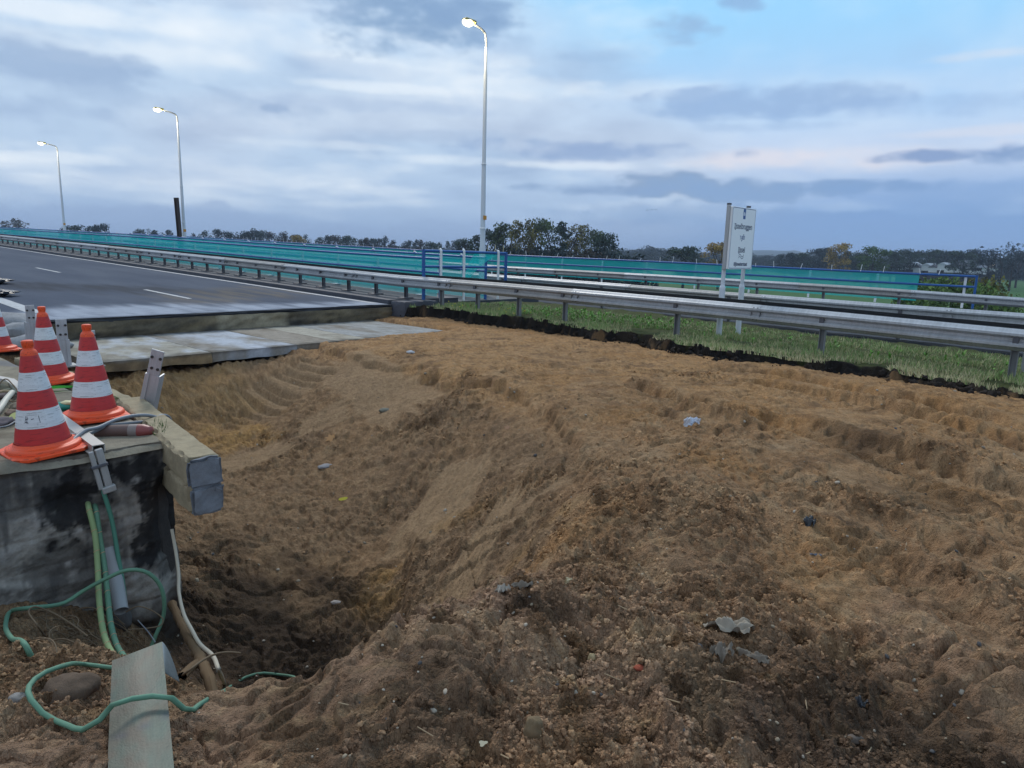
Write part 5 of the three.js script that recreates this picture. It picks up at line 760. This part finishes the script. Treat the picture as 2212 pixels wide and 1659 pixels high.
// stones, rags, scraps and leaves on the sand
{
  const at = (o, x, y, up = 0) => { o.position.copy(onGround(x, y)).add(V(0, up, 0)); return o; };
  const stone = (l, x, y, s, sc, col, seed, up = 0, ry = 0) => { const m = at(tag(obj('stone', lump(s, 4, 0.45, seed, ...sc), std(...col, 0.92, { map: withRep(TEX.concrete, 3), bumpMap: withRep(TEX.sandBump, 6), bumpScale: 0.004 })), l, 'stone'), x, y, up); m.rotation.y = ry; return m; };
  stone('large earthy stone inside the green hose loop', 150, 1500, 0.088, [1.15, 0.75, 0.9], [0.15, 0.105, 0.075], 4, 0.01, 0.4); stone('pale rounded pebble standing in the foreground sand', 1278, 1428, 0.021, [0.8, 1.15, 0.8], [0.42, 0.32, 0.18], 7, 0.010); stone('tall brown stone half sunk at the bottom centre', 1153, 1578, 0.048, [0.72, 0.95, 0.6], [0.22, 0.155, 0.09], 9, 0.005, 0.4); stone('chip of red brick in the foreground sand', 1382, 1442, 0.02, [1.2, 0.5, 0.9], [0.38, 0.10, 0.06], 11, 0.0); stone('grey flat stone on the slope of the pit', 704, 1009, 0.075, [1.3, 0.35, 0.9], [0.32, 0.30, 0.30], 13, 0.01, 0.5);
  stone('small grey lump higher on the pit slope', 832, 887, 0.07, [1.2, 0.5, 0.8], [0.21, 0.20, 0.16], 15, 0.0); stone('pale chip of stone at the foot of the pit slope', 725, 1302, 0.032, [1.4, 0.6, 0.8], [0.42, 0.36, 0.32], 17, 0.0); stone('white stone on the level sand near the slab', 887, 762, 0.055, [1.3, 0.5, 0.8], [0.60, 0.60, 0.62], 19, 0.01); stone('white chip lying in the black soil of the turf edge', 1182, 699, 0.10, [1.6, 0.35, 0.6], [0.58, 0.57, 0.55], 21, 0.03); stone('dark grey stone near the lower right corner', 1846, 1600, 0.022, [1.4, 0.7, 0.9], [0.15, 0.12, 0.10], 23, 0.004); stone('grey concrete lump at the foot of the grey pipe', 262, 1352, 0.075, [0.9, 1.1, 0.8], [0.14, 0.135, 0.135], 25, 0.05);
  stone('rounded dark stone at the left foreground edge', 40, 1510, 0.03, [1.1, 0.7, 0.9], [0.30, 0.28, 0.26], 33, 0.0);
  // crumpled sheets: a bent, ragged piece of cloth, paper or plastic
  const rag = (n, l, cat, x, y, w, d, h, mat, seed, ry = 0, up = 0.01) => {
    const N = 22, pos = [], idx = []; for (let i = 0; i <= N; i++) for (let j = 0; j <= N; j++) { const u = i / N - 0.5, v = j / N - 0.5, a = Math.atan2(v, u), q = 1 - 0.32 * Math.max(0, n2(Math.cos(a) * 1.7 + seed, Math.sin(a) * 1.7)) * 2 * Math.hypot(u, v), e = Math.max(Math.abs(u), Math.abs(v)) * 2, rr = e * 0.5 / Math.max(Math.hypot(u, v), 1e-4), k = lerp(1, rr, 0.55) * q; pos.push(u * w * k, h * (0.35 + fbm(u * 2.4 + seed, v * 2.4, 3) * 1.5 + 0.5 * (1 - e)) + h * 0.35 * Math.abs(n2(u * 5 + seed, v * 3)), v * d * k); }
    for (let i = 0; i < N; i++) for (let j = 0; j < N; j++) { const A = i * (N + 1) + j, B = A + N + 1; idx.push(A, A + 1, B, A + 1, B + 1, B); } const g = new THREE.BufferGeometry(); g.setAttribute('position', new THREE.Float32BufferAttribute(pos, 3)); g.setIndex(idx); g.computeVertexNormals(); const m = at(tag(obj(n, g, mat), l, cat), x, y, up - 0.016); m.rotation.y = ry; return m;
  };
  const cloth = std(0.29, 0.25, 0.20, 0.9, { side: THREE.DoubleSide }), grey = std(0.20, 0.168, 0.135, 0.9, { side: THREE.DoubleSide }), paper = std(0.62, 0.66, 0.74, 0.6, { side: THREE.DoubleSide }), film = std(0.33, 0.29, 0.24, 0.5, { side: THREE.DoubleSide }), dk = std(0.015, 0.018, 0.024, 0.35, { side: THREE.DoubleSide });
  rag('cloth_rag', 'largest pale grey rag half buried at the lower right', 'rag', 1572, 1362, 0.22, 0.12, 0.055, cloth, 3.3, -0.35, 0.02); rag('cloth_rag', 'crumpled grey rag just below the largest one', 'rag', 1558, 1412, 0.10, 0.07, 0.05, grey, 6.1, 0.4); rag('cloth_rag', 'ragged strip of cloth trailing right from the largest rag', 'rag', 1628, 1415, 0.13, 0.045, 0.028, grey, 9.4, -0.6, 0.0);
  rag('paper_scrap', 'bright white torn scrap standing on the level sand', 'scrap', 1492, 920, 0.17, 0.09, 0.10, paper, 2.2, 0.3, 0.03).rotation.x = 0.7; rag('plastic_scrap', 'pale plastic scrap on the crest of the sand ridge', 'scrap', 1086, 1277, 0.075, 0.05, 0.03, film, 4.6, 0.5); rag('plastic_scrap', 'grey film curled beside the scrap on the crest', 'scrap', 1128, 1268, 0.11, 0.035, 0.03, grey, 8.6, 0.25); rag('plastic_scrap', 'cream scrap stuck upright right of the crest', 'scrap', 1229, 1262, 0.05, 0.04, 0.03, std(0.44, 0.36, 0.22, 0.7, { side: THREE.DoubleSide }), 5.5, 0.9, 0.02).rotation.z = 0.8;
  rag('dark_plastic', 'crumpled black plastic near the lower right corner', 'plastic', 1858, 1522, 0.065, 0.05, 0.03, dk, 1.9, 0.4); rag('dark_plastic', 'torn black plastic sticking from the right ridge', 'plastic', 1748, 1132, 0.11, 0.07, 0.05, dk, 7.7, 1.0); rag('dark_plastic', 'thin dark plastic chip below the torn black piece', 'plastic', 1762, 1198, 0.07, 0.025, 0.012, std(0.09, 0.11, 0.15, 0.3, { side: THREE.DoubleSide }), 3.1, -0.2);
  const leafShape = (lobes) => { const s = new THREE.Shape(); for (let i = 0; i <= 40; i++) { const a = i / 40 * Math.PI * 2, q = 1 + 0.28 * Math.cos(a * lobes), x = Math.cos(a) * 0.5 * q, y = Math.sin(a) * 0.30 * q; i ? s.lineTo(x, y) : s.moveTo(x, y); } return new THREE.ExtrudeGeometry(s, { depth: 0.01, bevelEnabled: false }); };
  for (const [l, x, y, k, c, lobes, rx] of [['orange oak leaf on the pit slope', 716, 950, 0.15, [0.52, 0.27, 0.11], 7, -0.7], ['yellow leaf lower on the pit slope', 742, 1082, 0.085, [0.55, 0.44, 0.04], 2, -0.9], ['brown leaf right of the oak leaf', 1096, 928, 0.07, [0.42, 0.22, 0.12], 5, -0.8], ['pale dry leaf at the bottom centre', 1043, 1620, 0.028, [0.5, 0.42, 0.28], 3, -1.1]]) { const m = at(tag(obj('fallen_leaf', leafShape(lobes).scale(k, k, k), std(...c, 0.8)), l, 'leaf'), x, y, 0.025); m.rotation.set(rx, 0.3, 0.4); }
  const sp = rng(71), sticks = []; for (let i = 0; i < 20; i++) { const p = onGround(420 + 1700 * sp(), 1000 + 640 * Math.sqrt(sp())), L = 0.02 + 0.05 * sp(), a = sp() * 6.3; sticks.push(bar(p.clone().add(V(0, 0.006, 0)), p.clone().add(V(L * Math.cos(a), 0.006 + 0.02 * sp(), L * Math.sin(a))), 0.0016 + 0.0014 * sp(), 5)); } const st = tag(obj('straw_bits', sticks, M.wood), 'bits of straw and twig scattered over the sand', 'straw'); st.userData.kind = 'stuff';
  const peb = rng(72), pg = lump(1, 1, 0.5, 3, 1.2, 0.7, 1), im = new THREE.InstancedMesh(pg, M.clod, 240); im.name = 'pebbles'; im.userData.kind = 'stuff'; im.userData.label = 'small pale pebbles scattered in the sand'; im.userData.category = 'pebbles';
  for (let i = 0; i < 240; i++) { const p = onGround(300 + 1900 * peb(), 800 + 850 * peb()), d = Math.hypot(p.x, p.z), z = (0.003 + 0.006 * peb() ** 3) * (1 + d * 0.18), v = 0.7 + 0.5 * peb(), k = peb(); im.setMatrixAt(i, new THREE.Matrix4().compose(p, new THREE.Quaternion().setFromEuler(new THREE.Euler(0, peb() * 6, peb())), V(z, z, z))); im.setColorAt(i, new THREE.Color().setRGB(...(k < 0.5 ? [0.34 * v, 0.29 * v, 0.23 * v] : k < 0.8 ? [0.30 * v, 0.24 * v, 0.17 * v] : [0.09 * v, 0.085 * v, 0.085 * v]))); } im.castShadow = im.receiveShadow = true; scene.add(im);
  // tangle of rootlets at the foot of the wall
  const rr = rng(33), tg = []; for (let i = 0; i < 60; i++) { const x = 75 + 165 * rr(), y = 1318 + 75 * rr(), p = onGround(x, y).add(V(0, 0.01, 0)), pts = [p]; let a = rr() * 6.3, up = 0.35 + rr() * 0.6; for (let k = 0; k < 6; k++) { a += (rr() - 0.5) * 1.5; up -= 0.24; pts.push(pts[k].clone().add(V(Math.cos(a) * 0.045, up * 0.05, Math.sin(a) * 0.03 + 0.01))); } tg.push(tube(pts, 0.0022 + 0.0026 * rr(), 12, 5)); } const tn = tag(obj('rootlet_tangle', tg, M.rootlet), 'tangle of fine brown roots at the foot of the stained wall', 'roots'); tn.userData.kind = 'stuff';
  strand('thin_root', 'thin pale root hooked out of the ground left of the hoses', 'root', [[98, 1375, 'g', 0.0], [80, 1350, 4.3], [62, 1320, 4.45], [75, 1311, 4.5], [110, 1322, 4.5], [150, 1345, 4.4], [190, 1375, 4.2]], 0.005, M.rootlet);
}

// ------------------------------------------------------------------ grass and weeds on the verge
{
  const blade = (() => { const w = 0.0045, g = new THREE.BufferGeometry(); g.setAttribute('position', new THREE.Float32BufferAttribute([-w, 0, 0, w, 0, 0, -w * 0.8, 0.45, 0.05, w * 0.8, 0.45, 0.05, 0, 1, 0.28], 3)); g.setIndex([0, 1, 2, 1, 3, 2, 2, 3, 4]); g.computeVertexNormals(); return g; })();
  const r = rng(51), N = 90000, gm = std(1, 1, 1, 0.8, { side: THREE.DoubleSide }), list = [], q = new THREE.Quaternion();
  for (let i = 0; i < N; i++) {
    const s = -4.5 + 18.7 * r(), e = vergeEdge(s), t = e - 0.05 + Math.pow(r(), 1.35) * (15.3 - e), n = n2(s * 1.3, t * 1.3), near = smooth(9, 1, s);
    if (n2(s * 0.9 + 8, t * 1.1) < -0.28 || (t > 14.6 && r() < 0.5)) continue;
    const h = 0.68 * (0.06 + 0.10 * r()) * (1 + 0.5 * n) * (1 + 0.2 * near) * (t > 13 ? 0.8 : 1), y = vergeY(s, t) - 0.015, straw = r() < 0.28 + 0.5 * near * smooth(1.1, 0.2, t - e) - n * 0.2;
    q.setFromEuler(new THREE.Euler((r() - 0.5) * 0.9 - (t - e < 0.12 ? 0.5 : 0), r() * 6.3, (r() - 0.5) * 0.9));
    const v = 0.95 + 0.5 * r(), c = straw ? [0.42 * v, 0.37 * v, 0.21 * v] : mix3([0.15, 0.20, 0.075], [0.21, 0.29, 0.10], clamp(0.5 + n + (r() - 0.5) * 0.6, 0, 1)).map((w) => w * v);
    list.push([new THREE.Matrix4().compose(P(s, t, y), q, V(1 + r(), h, h)), c]);
  }
  const m = new THREE.InstancedMesh(blade, gm, list.length); m.name = 'grass'; m.userData.kind = 'stuff'; m.userData.label = 'green and straw coloured grass on the verge under the nearest rail'; m.userData.category = 'grass'; list.forEach(([a, c], i) => { m.setMatrixAt(i, a); m.setColorAt(i, new THREE.Color().setRGB(...c)); }); m.castShadow = m.receiveShadow = true; scene.add(m);
  // broad leaved weeds
  const leaf = (() => { const g = new THREE.BufferGeometry(); g.setAttribute('position', new THREE.Float32BufferAttribute([0, 0, 0, 0.22, 0.08, 0.4, -0.22, 0.08, 0.4, 0.16, 0.12, 0.75, -0.16, 0.12, 0.75, 0, 0.05, 1], 3)); g.setIndex([0, 1, 2, 1, 3, 2, 2, 3, 4, 3, 5, 4]); g.computeVertexNormals(); return g; })();
  const ll = []; for (let i = 0; i < 260; i++) { const s = i < 190 ? 7.2 + 4.4 * r() : 1 + 12 * r(), t = 12.2 + 2.2 * r() - (i > 190 ? 0.3 : 0), p = P(s, t, vergeY(s, t)), k = 0.035 + 0.04 * r(); for (let j = 0; j < 7; j++) { q.setFromEuler(new THREE.Euler(-0.2 - r() * 0.9, r() * 6.3, 0, 'YXZ')); const v = 0.8 + 0.5 * r(); ll.push([new THREE.Matrix4().compose(p.clone().add(V(0, 0.03 + 0.09 * r(), 0)), q, V(k, k, k)), [0.14 * v, 0.30 * v, 0.05 * v]]); } }
  const w = new THREE.InstancedMesh(leaf, gm, ll.length); w.name = 'weeds'; w.userData.kind = 'stuff'; w.userData.label = 'bright green leafy weeds under the nearest rail'; w.userData.category = 'weeds'; ll.forEach(([a, c], i) => { w.setMatrixAt(i, a); w.setColorAt(i, new THREE.Color().setRGB(...c)); }); w.castShadow = w.receiveShadow = true; scene.add(w);
  const fl = tag(obj('yellow_flowers', Array.from({ length: 16 }, () => { const s = 10.6 + 3 * r(), t = 11.95 + 0.6 * r(), p = P(s, t, vergeY(s, t) + 0.06 + 0.08 * r()); return new THREE.SphereGeometry(0.016, 6, 4).translate(p.x, p.y, p.z); }), std(0.6, 0.52, 0.04, 0.7)), 'small yellow flowers in the grass by the kerb end', 'flowers'); fl.userData.kind = 'stuff';
  const yf = tag(obj('yellow_weed', [bar(V(0, 0, 0), V(0.02, 0.3, 0), 0.008), lump(0.07, 2, 0.8, 4).translate(0.02, 0.32, 0), lump(0.06, 2, 0.8, 6, 1.3, 0.7, 1).translate(-0.03, 0.12, 0)], std(0.34, 0.32, 0.04, 0.8)), 'yellow flowering weed between the back cone and the steel post', 'weed'); yf.position.copy(hitY(134, 760, TOP - 0.02)); yf.scale.setScalar(0.55);
}

// ------------------------------------------------------------------ trees, shrubs, houses and birds beyond the road
function crownGeo(seed, clusters, leaves, leafSize, shape) {   // many leaf sized faces in clumps through a crown of height 1
  const r = rng(seed), pos = [], idx = [], col = []; let k = 0;
  for (let c = 0; c < clusters; c++) {
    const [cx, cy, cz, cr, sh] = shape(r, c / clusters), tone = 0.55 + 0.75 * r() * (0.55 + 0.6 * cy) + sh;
    for (let i = 0; i < leaves; i++) {
      const a = r() * 6.2832, b = Math.acos(2 * r() - 1), q = cr * Math.cbrt(r()), x = cx + q * Math.sin(b) * Math.cos(a), y = cy + q * Math.cos(b) * 0.8, z = cz + q * Math.sin(b) * Math.sin(a), u = V(r() - 0.5, r() - 0.5, r() - 0.5).normalize(), v = V(r() - 0.5, r() - 0.5, r() - 0.5).cross(u).normalize(), s = leafSize * (0.6 + 0.8 * r());
      const t = tone * (0.8 + 0.4 * r());
      for (const [e, f] of [[-1, -0.5], [1, -0.4], [0.1, 1]]) { pos.push(x + (u.x * e + v.x * f) * s, y + (u.y * e + v.y * f) * s, z + (u.z * e + v.z * f) * s); col.push(t, t, t); } idx.push(k, k + 1, k + 2); k += 3;
    }
  }
  const g = new THREE.BufferGeometry(); g.setAttribute('position', new THREE.Float32BufferAttribute(pos, 3)); g.setAttribute('color', new THREE.Float32BufferAttribute(col, 3)); g.setIndex(idx); g.computeVertexNormals(); return g;
}
function trunkGeo(seed, h0, n = 7) {
  const r = rng(seed), p = [new THREE.CylinderGeometry(0.010, 0.022, h0 + 0.25, 7).translate(0, (h0 + 0.25) / 2, 0)];
  for (let i = 0; i < n; i++) { const a = r() * 6.3, y = h0 * 0.6 + r() * 0.3, l = 0.16 + 0.16 * r(); p.push(tube([V(0, y, 0), V(Math.cos(a) * l * 0.4, y + l * 0.5, Math.sin(a) * l * 0.4), V(Math.cos(a) * l * 0.7, y + l * 1.2, Math.sin(a) * l * 0.7)], 0.006, 5, 5)); }
  return mergeGeometries(p.map(clean));
}
const SHAPES = {
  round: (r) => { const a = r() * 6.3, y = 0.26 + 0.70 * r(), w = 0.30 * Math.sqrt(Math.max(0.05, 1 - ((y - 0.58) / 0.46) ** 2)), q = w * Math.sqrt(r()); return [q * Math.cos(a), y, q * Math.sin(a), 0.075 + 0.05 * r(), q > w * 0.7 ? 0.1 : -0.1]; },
  tall: (r) => { const a = r() * 6.3, y = 0.18 + 0.80 * r(), w = 0.17 * Math.sqrt(Math.max(0.03, 1 - ((y - 0.5) / 0.52) ** 2)), q = w * Math.sqrt(r()); return [q * Math.cos(a), y, q * Math.sin(a), 0.05 + 0.04 * r(), 0]; },
  wispy: (r) => { const a = r() * 6.3, y = 0.35 + 0.63 * r(), w = 0.22 * (1.1 - y * 0.6), q = w * Math.sqrt(r()); return [q * Math.cos(a), y, q * Math.sin(a), 0.028 + 0.03 * r(), 0]; },
  bush: (r) => { const a = r() * 6.3, y = 0.08 + 0.82 * r(), w = 0.62 * Math.sqrt(Math.max(0.05, 1 - (y * 0.95) ** 2)), q = w * Math.sqrt(r()); return [q * Math.cos(a), y, q * Math.sin(a), 0.13 + 0.07 * r(), 0]; },
};
const CROWNS = {}, TRUNKS = [0, 1, 2].map((i) => trunkGeo(90 + i, 0.36)), BARK = std(0.045, 0.04, 0.036, 0.95);
for (const [k, n, l, s] of [['round', 46, 60, 0.017], ['tall', 40, 44, 0.016], ['wispy', 46, 16, 0.012], ['bush', 40, 44, 0.03]]) CROWNS[k] = [0, 1, 2].map((i) => crownGeo(17 * i + k.length, n, l, s, SHAPES[k]));
const LEAF = {}; const leafMat = (k, c) => (LEAF[k] ??= std(...c, 0.9, { vertexColors: true, side: THREE.DoubleSide }));
const GREEN = { dark: [0.036, 0.056, 0.036], mid: [0.075, 0.098, 0.040], olive: [0.15, 0.13, 0.035], gold: [0.27, 0.18, 0.035], blue: [0.028, 0.042, 0.042], brown: [0.055, 0.045, 0.034], shrubO: [0.16, 0.15, 0.04], shrubG: [0.11, 0.18, 0.05], bare: [0.17, 0.165, 0.17], bright: [0.06, 0.10, 0.028] };
const tr = rng(61);
function tree(kind, color, x, yTop, dist, label, group, o = {}) {
  const d = ray(x, 545), k = Math.hypot(d.x, d.z), top = hitZ(x, yTop, dist).y, g = o.ground ?? -6, h = top - g, t = thing(o.name ?? (kind === 'bush' ? 'shrub' : 'tree'), label, kind === 'bush' ? 'shrub' : 'tree', V(d.x / k * dist, g, d.z / k * dist), tr() * 6.3, group);
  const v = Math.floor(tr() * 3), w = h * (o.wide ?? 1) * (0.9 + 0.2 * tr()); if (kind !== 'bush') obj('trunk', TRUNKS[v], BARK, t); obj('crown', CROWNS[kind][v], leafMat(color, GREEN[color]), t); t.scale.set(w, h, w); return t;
}
{
  const ORD = ['first', 'second', 'third', 'fourth', 'fifth', 'sixth', 'seventh', 'eighth', 'ninth', 'tenth', 'eleventh', 'twelfth', 'thirteenth', 'fourteenth', 'fifteenth', 'sixteenth', 'seventeenth', 'eighteenth', 'nineteenth', 'twentieth', 'twenty first', 'twenty second'];
  // the clump in the middle
  const C = [[1092, 478, 'tall', 'mid', 'leftmost tall tree of the clump behind the fence'], [1132, 474, 'round', 'olive', 'yellowing tree second from the left in the clump'], [1168, 470, 'round', 'mid', 'tallest green tree in the clump'], [1209, 476, 'tall', 'dark', 'narrow dark tree right of the tallest in the clump'], [1250, 484, 'round', 'olive', 'yellow tinged tree right of the narrow dark one'], [1283, 494, 'round', 'mid', 'second tree from the right in the clump'], [1308, 502, 'round', 'dark', 'rightmost tree of the clump, leaning outwards'], [1070, 490, 'round', 'dark', 'half hidden dark tree at the left rim of the clump']];
  for (const [x, y, k, c, l] of C) tree(k, c, x, y, 128 + 18 * tr(), l, undefined, { wide: k === 'tall' ? 1.15 : 0.72 });
  for (let i = 0; i < 9; i++) tree('bush', i % 3 ? 'blue' : 'brown', 1062 + i * 34 + 12 * tr(), 528 + 8 * tr(), 108 + 14 * tr(), ORD[i] + ' shrub from the left at the foot of the tree clump', 'shrubs under the tree clump', { wide: 1.1 });
  tree('tall', 'dark', 1027, 505, 150, 'tall tree just left of the nearest lamp post', undefined, { wide: 1.2 }); tree('round', 'dark', 1003, 518, 160, 'low round tree left of the nearest lamp post'); tree('round', 'dark', 1480, 531, 170, 'dark bushy tree standing alone between the clump and the sign', undefined, { wide: 1.7 }); tree('round', 'gold', 1556, 521, 180, 'golden autumn tree just left of the sign', undefined, { wide: 1.3 }); tree('round', 'gold', 1814, 527, 260, 'golden crowned tree among dark ones right of the sign', undefined, { wide: 1.1 }); tree('round', 'bright', 1888, 534, 230, 'round green tree right of the golden crowned one', undefined, { wide: 1.25 });
  tree('wispy', 'blue', 2170, 526, 260, 'tall thin bare topped tree near the right edge', undefined, { wide: 1.1 }); tree('wispy', 'blue', 2192, 522, 260, 'thin bare topped tree nearest the right edge', undefined, { wide: 1.1 }); tree('tall', 'blue', 2140, 536, 270, 'dark upright tree left of the bare topped pair', undefined, { wide: 1.6 }); tree('round', 'blue', 2060, 541, 290, 'wide dark tree behind the far houses', undefined, { wide: 1.6 });
  for (const [i, [x, y]] of [[1765, 537], [1785, 534], [1838, 541], [1858, 545], [1930, 541], [1958, 537], [1990, 541], [2020, 538], [2035, 540], [2085, 544], [2110, 540], [2205, 540], [1700, 547], [1730, 548]].sort((a, b) => a[0] - b[0]).entries()) tree('round', tr() < 0.6 ? 'blue' : 'dark', x, y, 270 + 60 * tr(), ORD[i] + ' dark tree from the left in the far row right of the sign', 'dark trees on the far bank right of the sign', { wide: 1.25 });
  for (const [i, [x, y]] of [[152, 487], [165, 489], [180, 489], [205, 491], [222, 489], [296, 497], [312, 496], [335, 497], [362, 498], [420, 503], [445, 497], [482, 498], [500, 503], [536, 500], [552, 496], [566, 499], [588, 505], [612, 503], [624, 505], [655, 509], [690, 514], [706, 509], [722, 511], [746, 513], [757, 512], [786, 515], [800, 517], [813, 518], [834, 512], [848, 518], [880, 523], [897, 520], [911, 521], [930, 524], [948, 522], [968, 521], [985, 522]].entries()) tree(tr() < 0.6 ? 'tall' : 'round', tr() < 0.5 ? 'blue' : tr() < 0.6 ? 'dark' : 'brown', x, y + 1 - 5 * tr(), 260 + 50 * tr(), (i < 9 ? ORD[i] + ' small dark tree right of the third lamp, behind the bridge railings' : i < 25 ? ORD[i - 9] + ' small dark tree right of the second lamp, behind the bridge railings' : ORD[36 - i] + ' small dark tree leftwards from the nearest lamp, behind the railings'), 'far row of trees behind the bridge railings', { wide: 0.7 + 0.5 * tr() });
  tree('round', 'gold', 645, 510, 240, 'small yellow tree in the far row behind the railings'); for (const [i, x] of [4, 18, 34, 52].entries()) tree('wispy', 'bare', x, 472 + 7 * tr(), 220, ORD[i] + ' bare grey tree from the left edge, beyond the bridge', 'bare trees at the left edge', { wide: 1.8 });
  for (const [i, [x, y, d]] of [[2010, 598, 62], [2040, 590, 70], [2080, 600, 58], [2125, 592, 72], [2148, 612, 56]].entries()) tree('bush', tr() < 0.5 ? 'shrubO' : 'shrubG', x, y, d, ORD[i] + ' leafy shrub from the left behind the end of the far railing', 'shrubs behind the end of the far railing', { ground: -4.5, wide: 0.9 });
  // far woodland that reads as one mass
  const m = new THREE.InstancedMesh(CROWNS.bush[1], leafMat('wood', [0.032, 0.046, 0.034]), 760), r = rng(66); m.name = 'woodland'; m.userData.kind = 'stuff'; m.userData.label = 'far dark woodland along the horizon'; m.userData.category = 'woodland';
  for (let i = 0; i < 760; i++) { const x = i < 240 ? 640 + 560 * r() : 1320 + 1000 * r(), dist = i < 240 ? 330 + 120 * r() : 420 + 420 * r(), d = ray(x, 560), k = Math.hypot(d.x, d.z), h = (i < 240 ? 6 + 4 * r() : 5.4 + dist * 0.005 + 5 * r() * r()) * (x > 1320 && x < 1440 ? 1.25 : 1); m.setMatrixAt(i, new THREE.Matrix4().compose(V(d.x / k * dist, -6, d.z / k * dist), new THREE.Quaternion().setFromEuler(new THREE.Euler(0, r() * 6, 0)), V(h * (0.8 + r()), h, h))); }
  m.castShadow = m.receiveShadow = true; scene.add(m);
  // low white houses across the fields
  const roof = std(0.10, 0.10, 0.115, 0.8), wall = std(0.60, 0.62, 0.66, 0.7), glass = std(0.03, 0.035, 0.045, 0.2);
  [[1958, 578, 9, 0.15], [1976, 573, 10, 0.4], [1994, 580, 8, 0.1], [2012, 576, 10, 0.3], [2028, 580, 9, 0.2], [2046, 575, 10, 0.35], [2064, 580, 9, 0.1]].forEach(([x, y, w, turn], i) => {
    const dist = 300 - i * 3, d = ray(x, 560), k = Math.hypot(d.x, d.z), base = hitZ(x, y + 9, dist).y, h = thing('holiday_chalet', ['leftmost low white chalet across the fields', 'second low white chalet from the left across the fields', 'third low white chalet from the left', 'middle low white chalet across the fields', 'third low white chalet from the right', 'second low white chalet from the right', 'rightmost low white chalet across the fields'][i], 'house', V(d.x / k * dist, base, d.z / k * dist), turn + 0.3);
    obj('wall', box(w * 0.62, 1.7, 3, 0, 0.85, 0), wall, h); const sh = new THREE.Shape([new THREE.Vector2(-1.8, 0), new THREE.Vector2(1.8, 0), new THREE.Vector2(0, 1.0)]); obj('roof', new THREE.ExtrudeGeometry(sh, { depth: w * 0.66, bevelEnabled: false }).translate(0, 1.7, -w * 0.33).rotateY(Math.PI / 2), i % 2 ? std(0.42, 0.45, 0.50, 0.7) : roof, h); obj('window', box(1.0, 0.7, 0.06, w * 0.15, 1.0, 1.52), glass, h); obj('window', box(1.0, 0.7, 0.06, -w * 0.15, 1.0, 1.52), glass, h); obj('footing', box(w * 0.62, 6, 3, 0, -3.0, 0), BARK, h);
  });
  const f = thing('farm_house', 'grey roofed farm house with a lit lamp, near the right edge', 'house', (() => { const d = ray(2112, 560), k = Math.hypot(d.x, d.z); return V(d.x / k * 290, hitZ(2112, 592, 290).y, d.z / k * 290); })(), 0.35);
  obj('wall', box(13, 2.2, 6, 0, 1.1, 0), wall, f); obj('roof', new THREE.ExtrudeGeometry(new THREE.Shape([new THREE.Vector2(-3.6, 0), new THREE.Vector2(3.6, 0), new THREE.Vector2(0, 2.4)]), { depth: 13.6, bevelEnabled: false }).translate(0, 2.2, -6.8).rotateY(Math.PI / 2), std(0.17, 0.18, 0.21, 0.8), f); obj('door', box(1, 1.8, 0.1, 2, 0.9, 3.02), BARK, f); obj('footing', box(13, 6, 6, 0, -3.02, 0), BARK, f); obj('lamp', new THREE.SphereGeometry(0.42, 10, 8).translate(3.4, 3.3, 3.3), new THREE.MeshStandardMaterial({ color: 0xfff0c8, emissive: new THREE.Color(1, 0.9, 0.65), emissiveIntensity: 4 }), f);
  // birds
  const bird = (l, x, y, dist, s, turn) => { const b = thing('bird', l, 'bird', hitZ(x, y, dist), turn), wing = (q) => { const g = new THREE.BufferGeometry(); g.setAttribute('position', new THREE.Float32BufferAttribute([0, 0, -0.10, 0, 0, 0.12, q * 0.5, 0.16, -0.06, q * 0.5, 0.16, 0.10, q * 1.1, 0.05, 0.08], 3)); g.setIndex(q > 0 ? [0, 1, 2, 1, 3, 2, 2, 3, 4] : [0, 2, 1, 1, 2, 3, 2, 4, 3]); g.computeVertexNormals(); return g; }; const bm = std(0.02, 0.02, 0.025, 0.9, { side: THREE.DoubleSide }); obj('body', new THREE.SphereGeometry(0.11, 10, 8).scale(0.8, 0.8, 3.0), bm, b); obj('wing', wing(1), bm, b); obj('wing', wing(-1), bm, b); b.scale.setScalar(s); };
  bird('leftmost of three birds flying above the fence', 1398, 454, 150, 0.55, 0.6); bird('middle of three birds flying above the fence', 1408, 453, 150, 0.5, 0.7); bird('rightmost of three birds flying above the fence', 1417, 453, 150, 0.5, 0.5);
  bird('bird flying low over the trees at the right', 2121, 534, 120, 0.9, 0.9);
}

renderer.render(scene, camera);
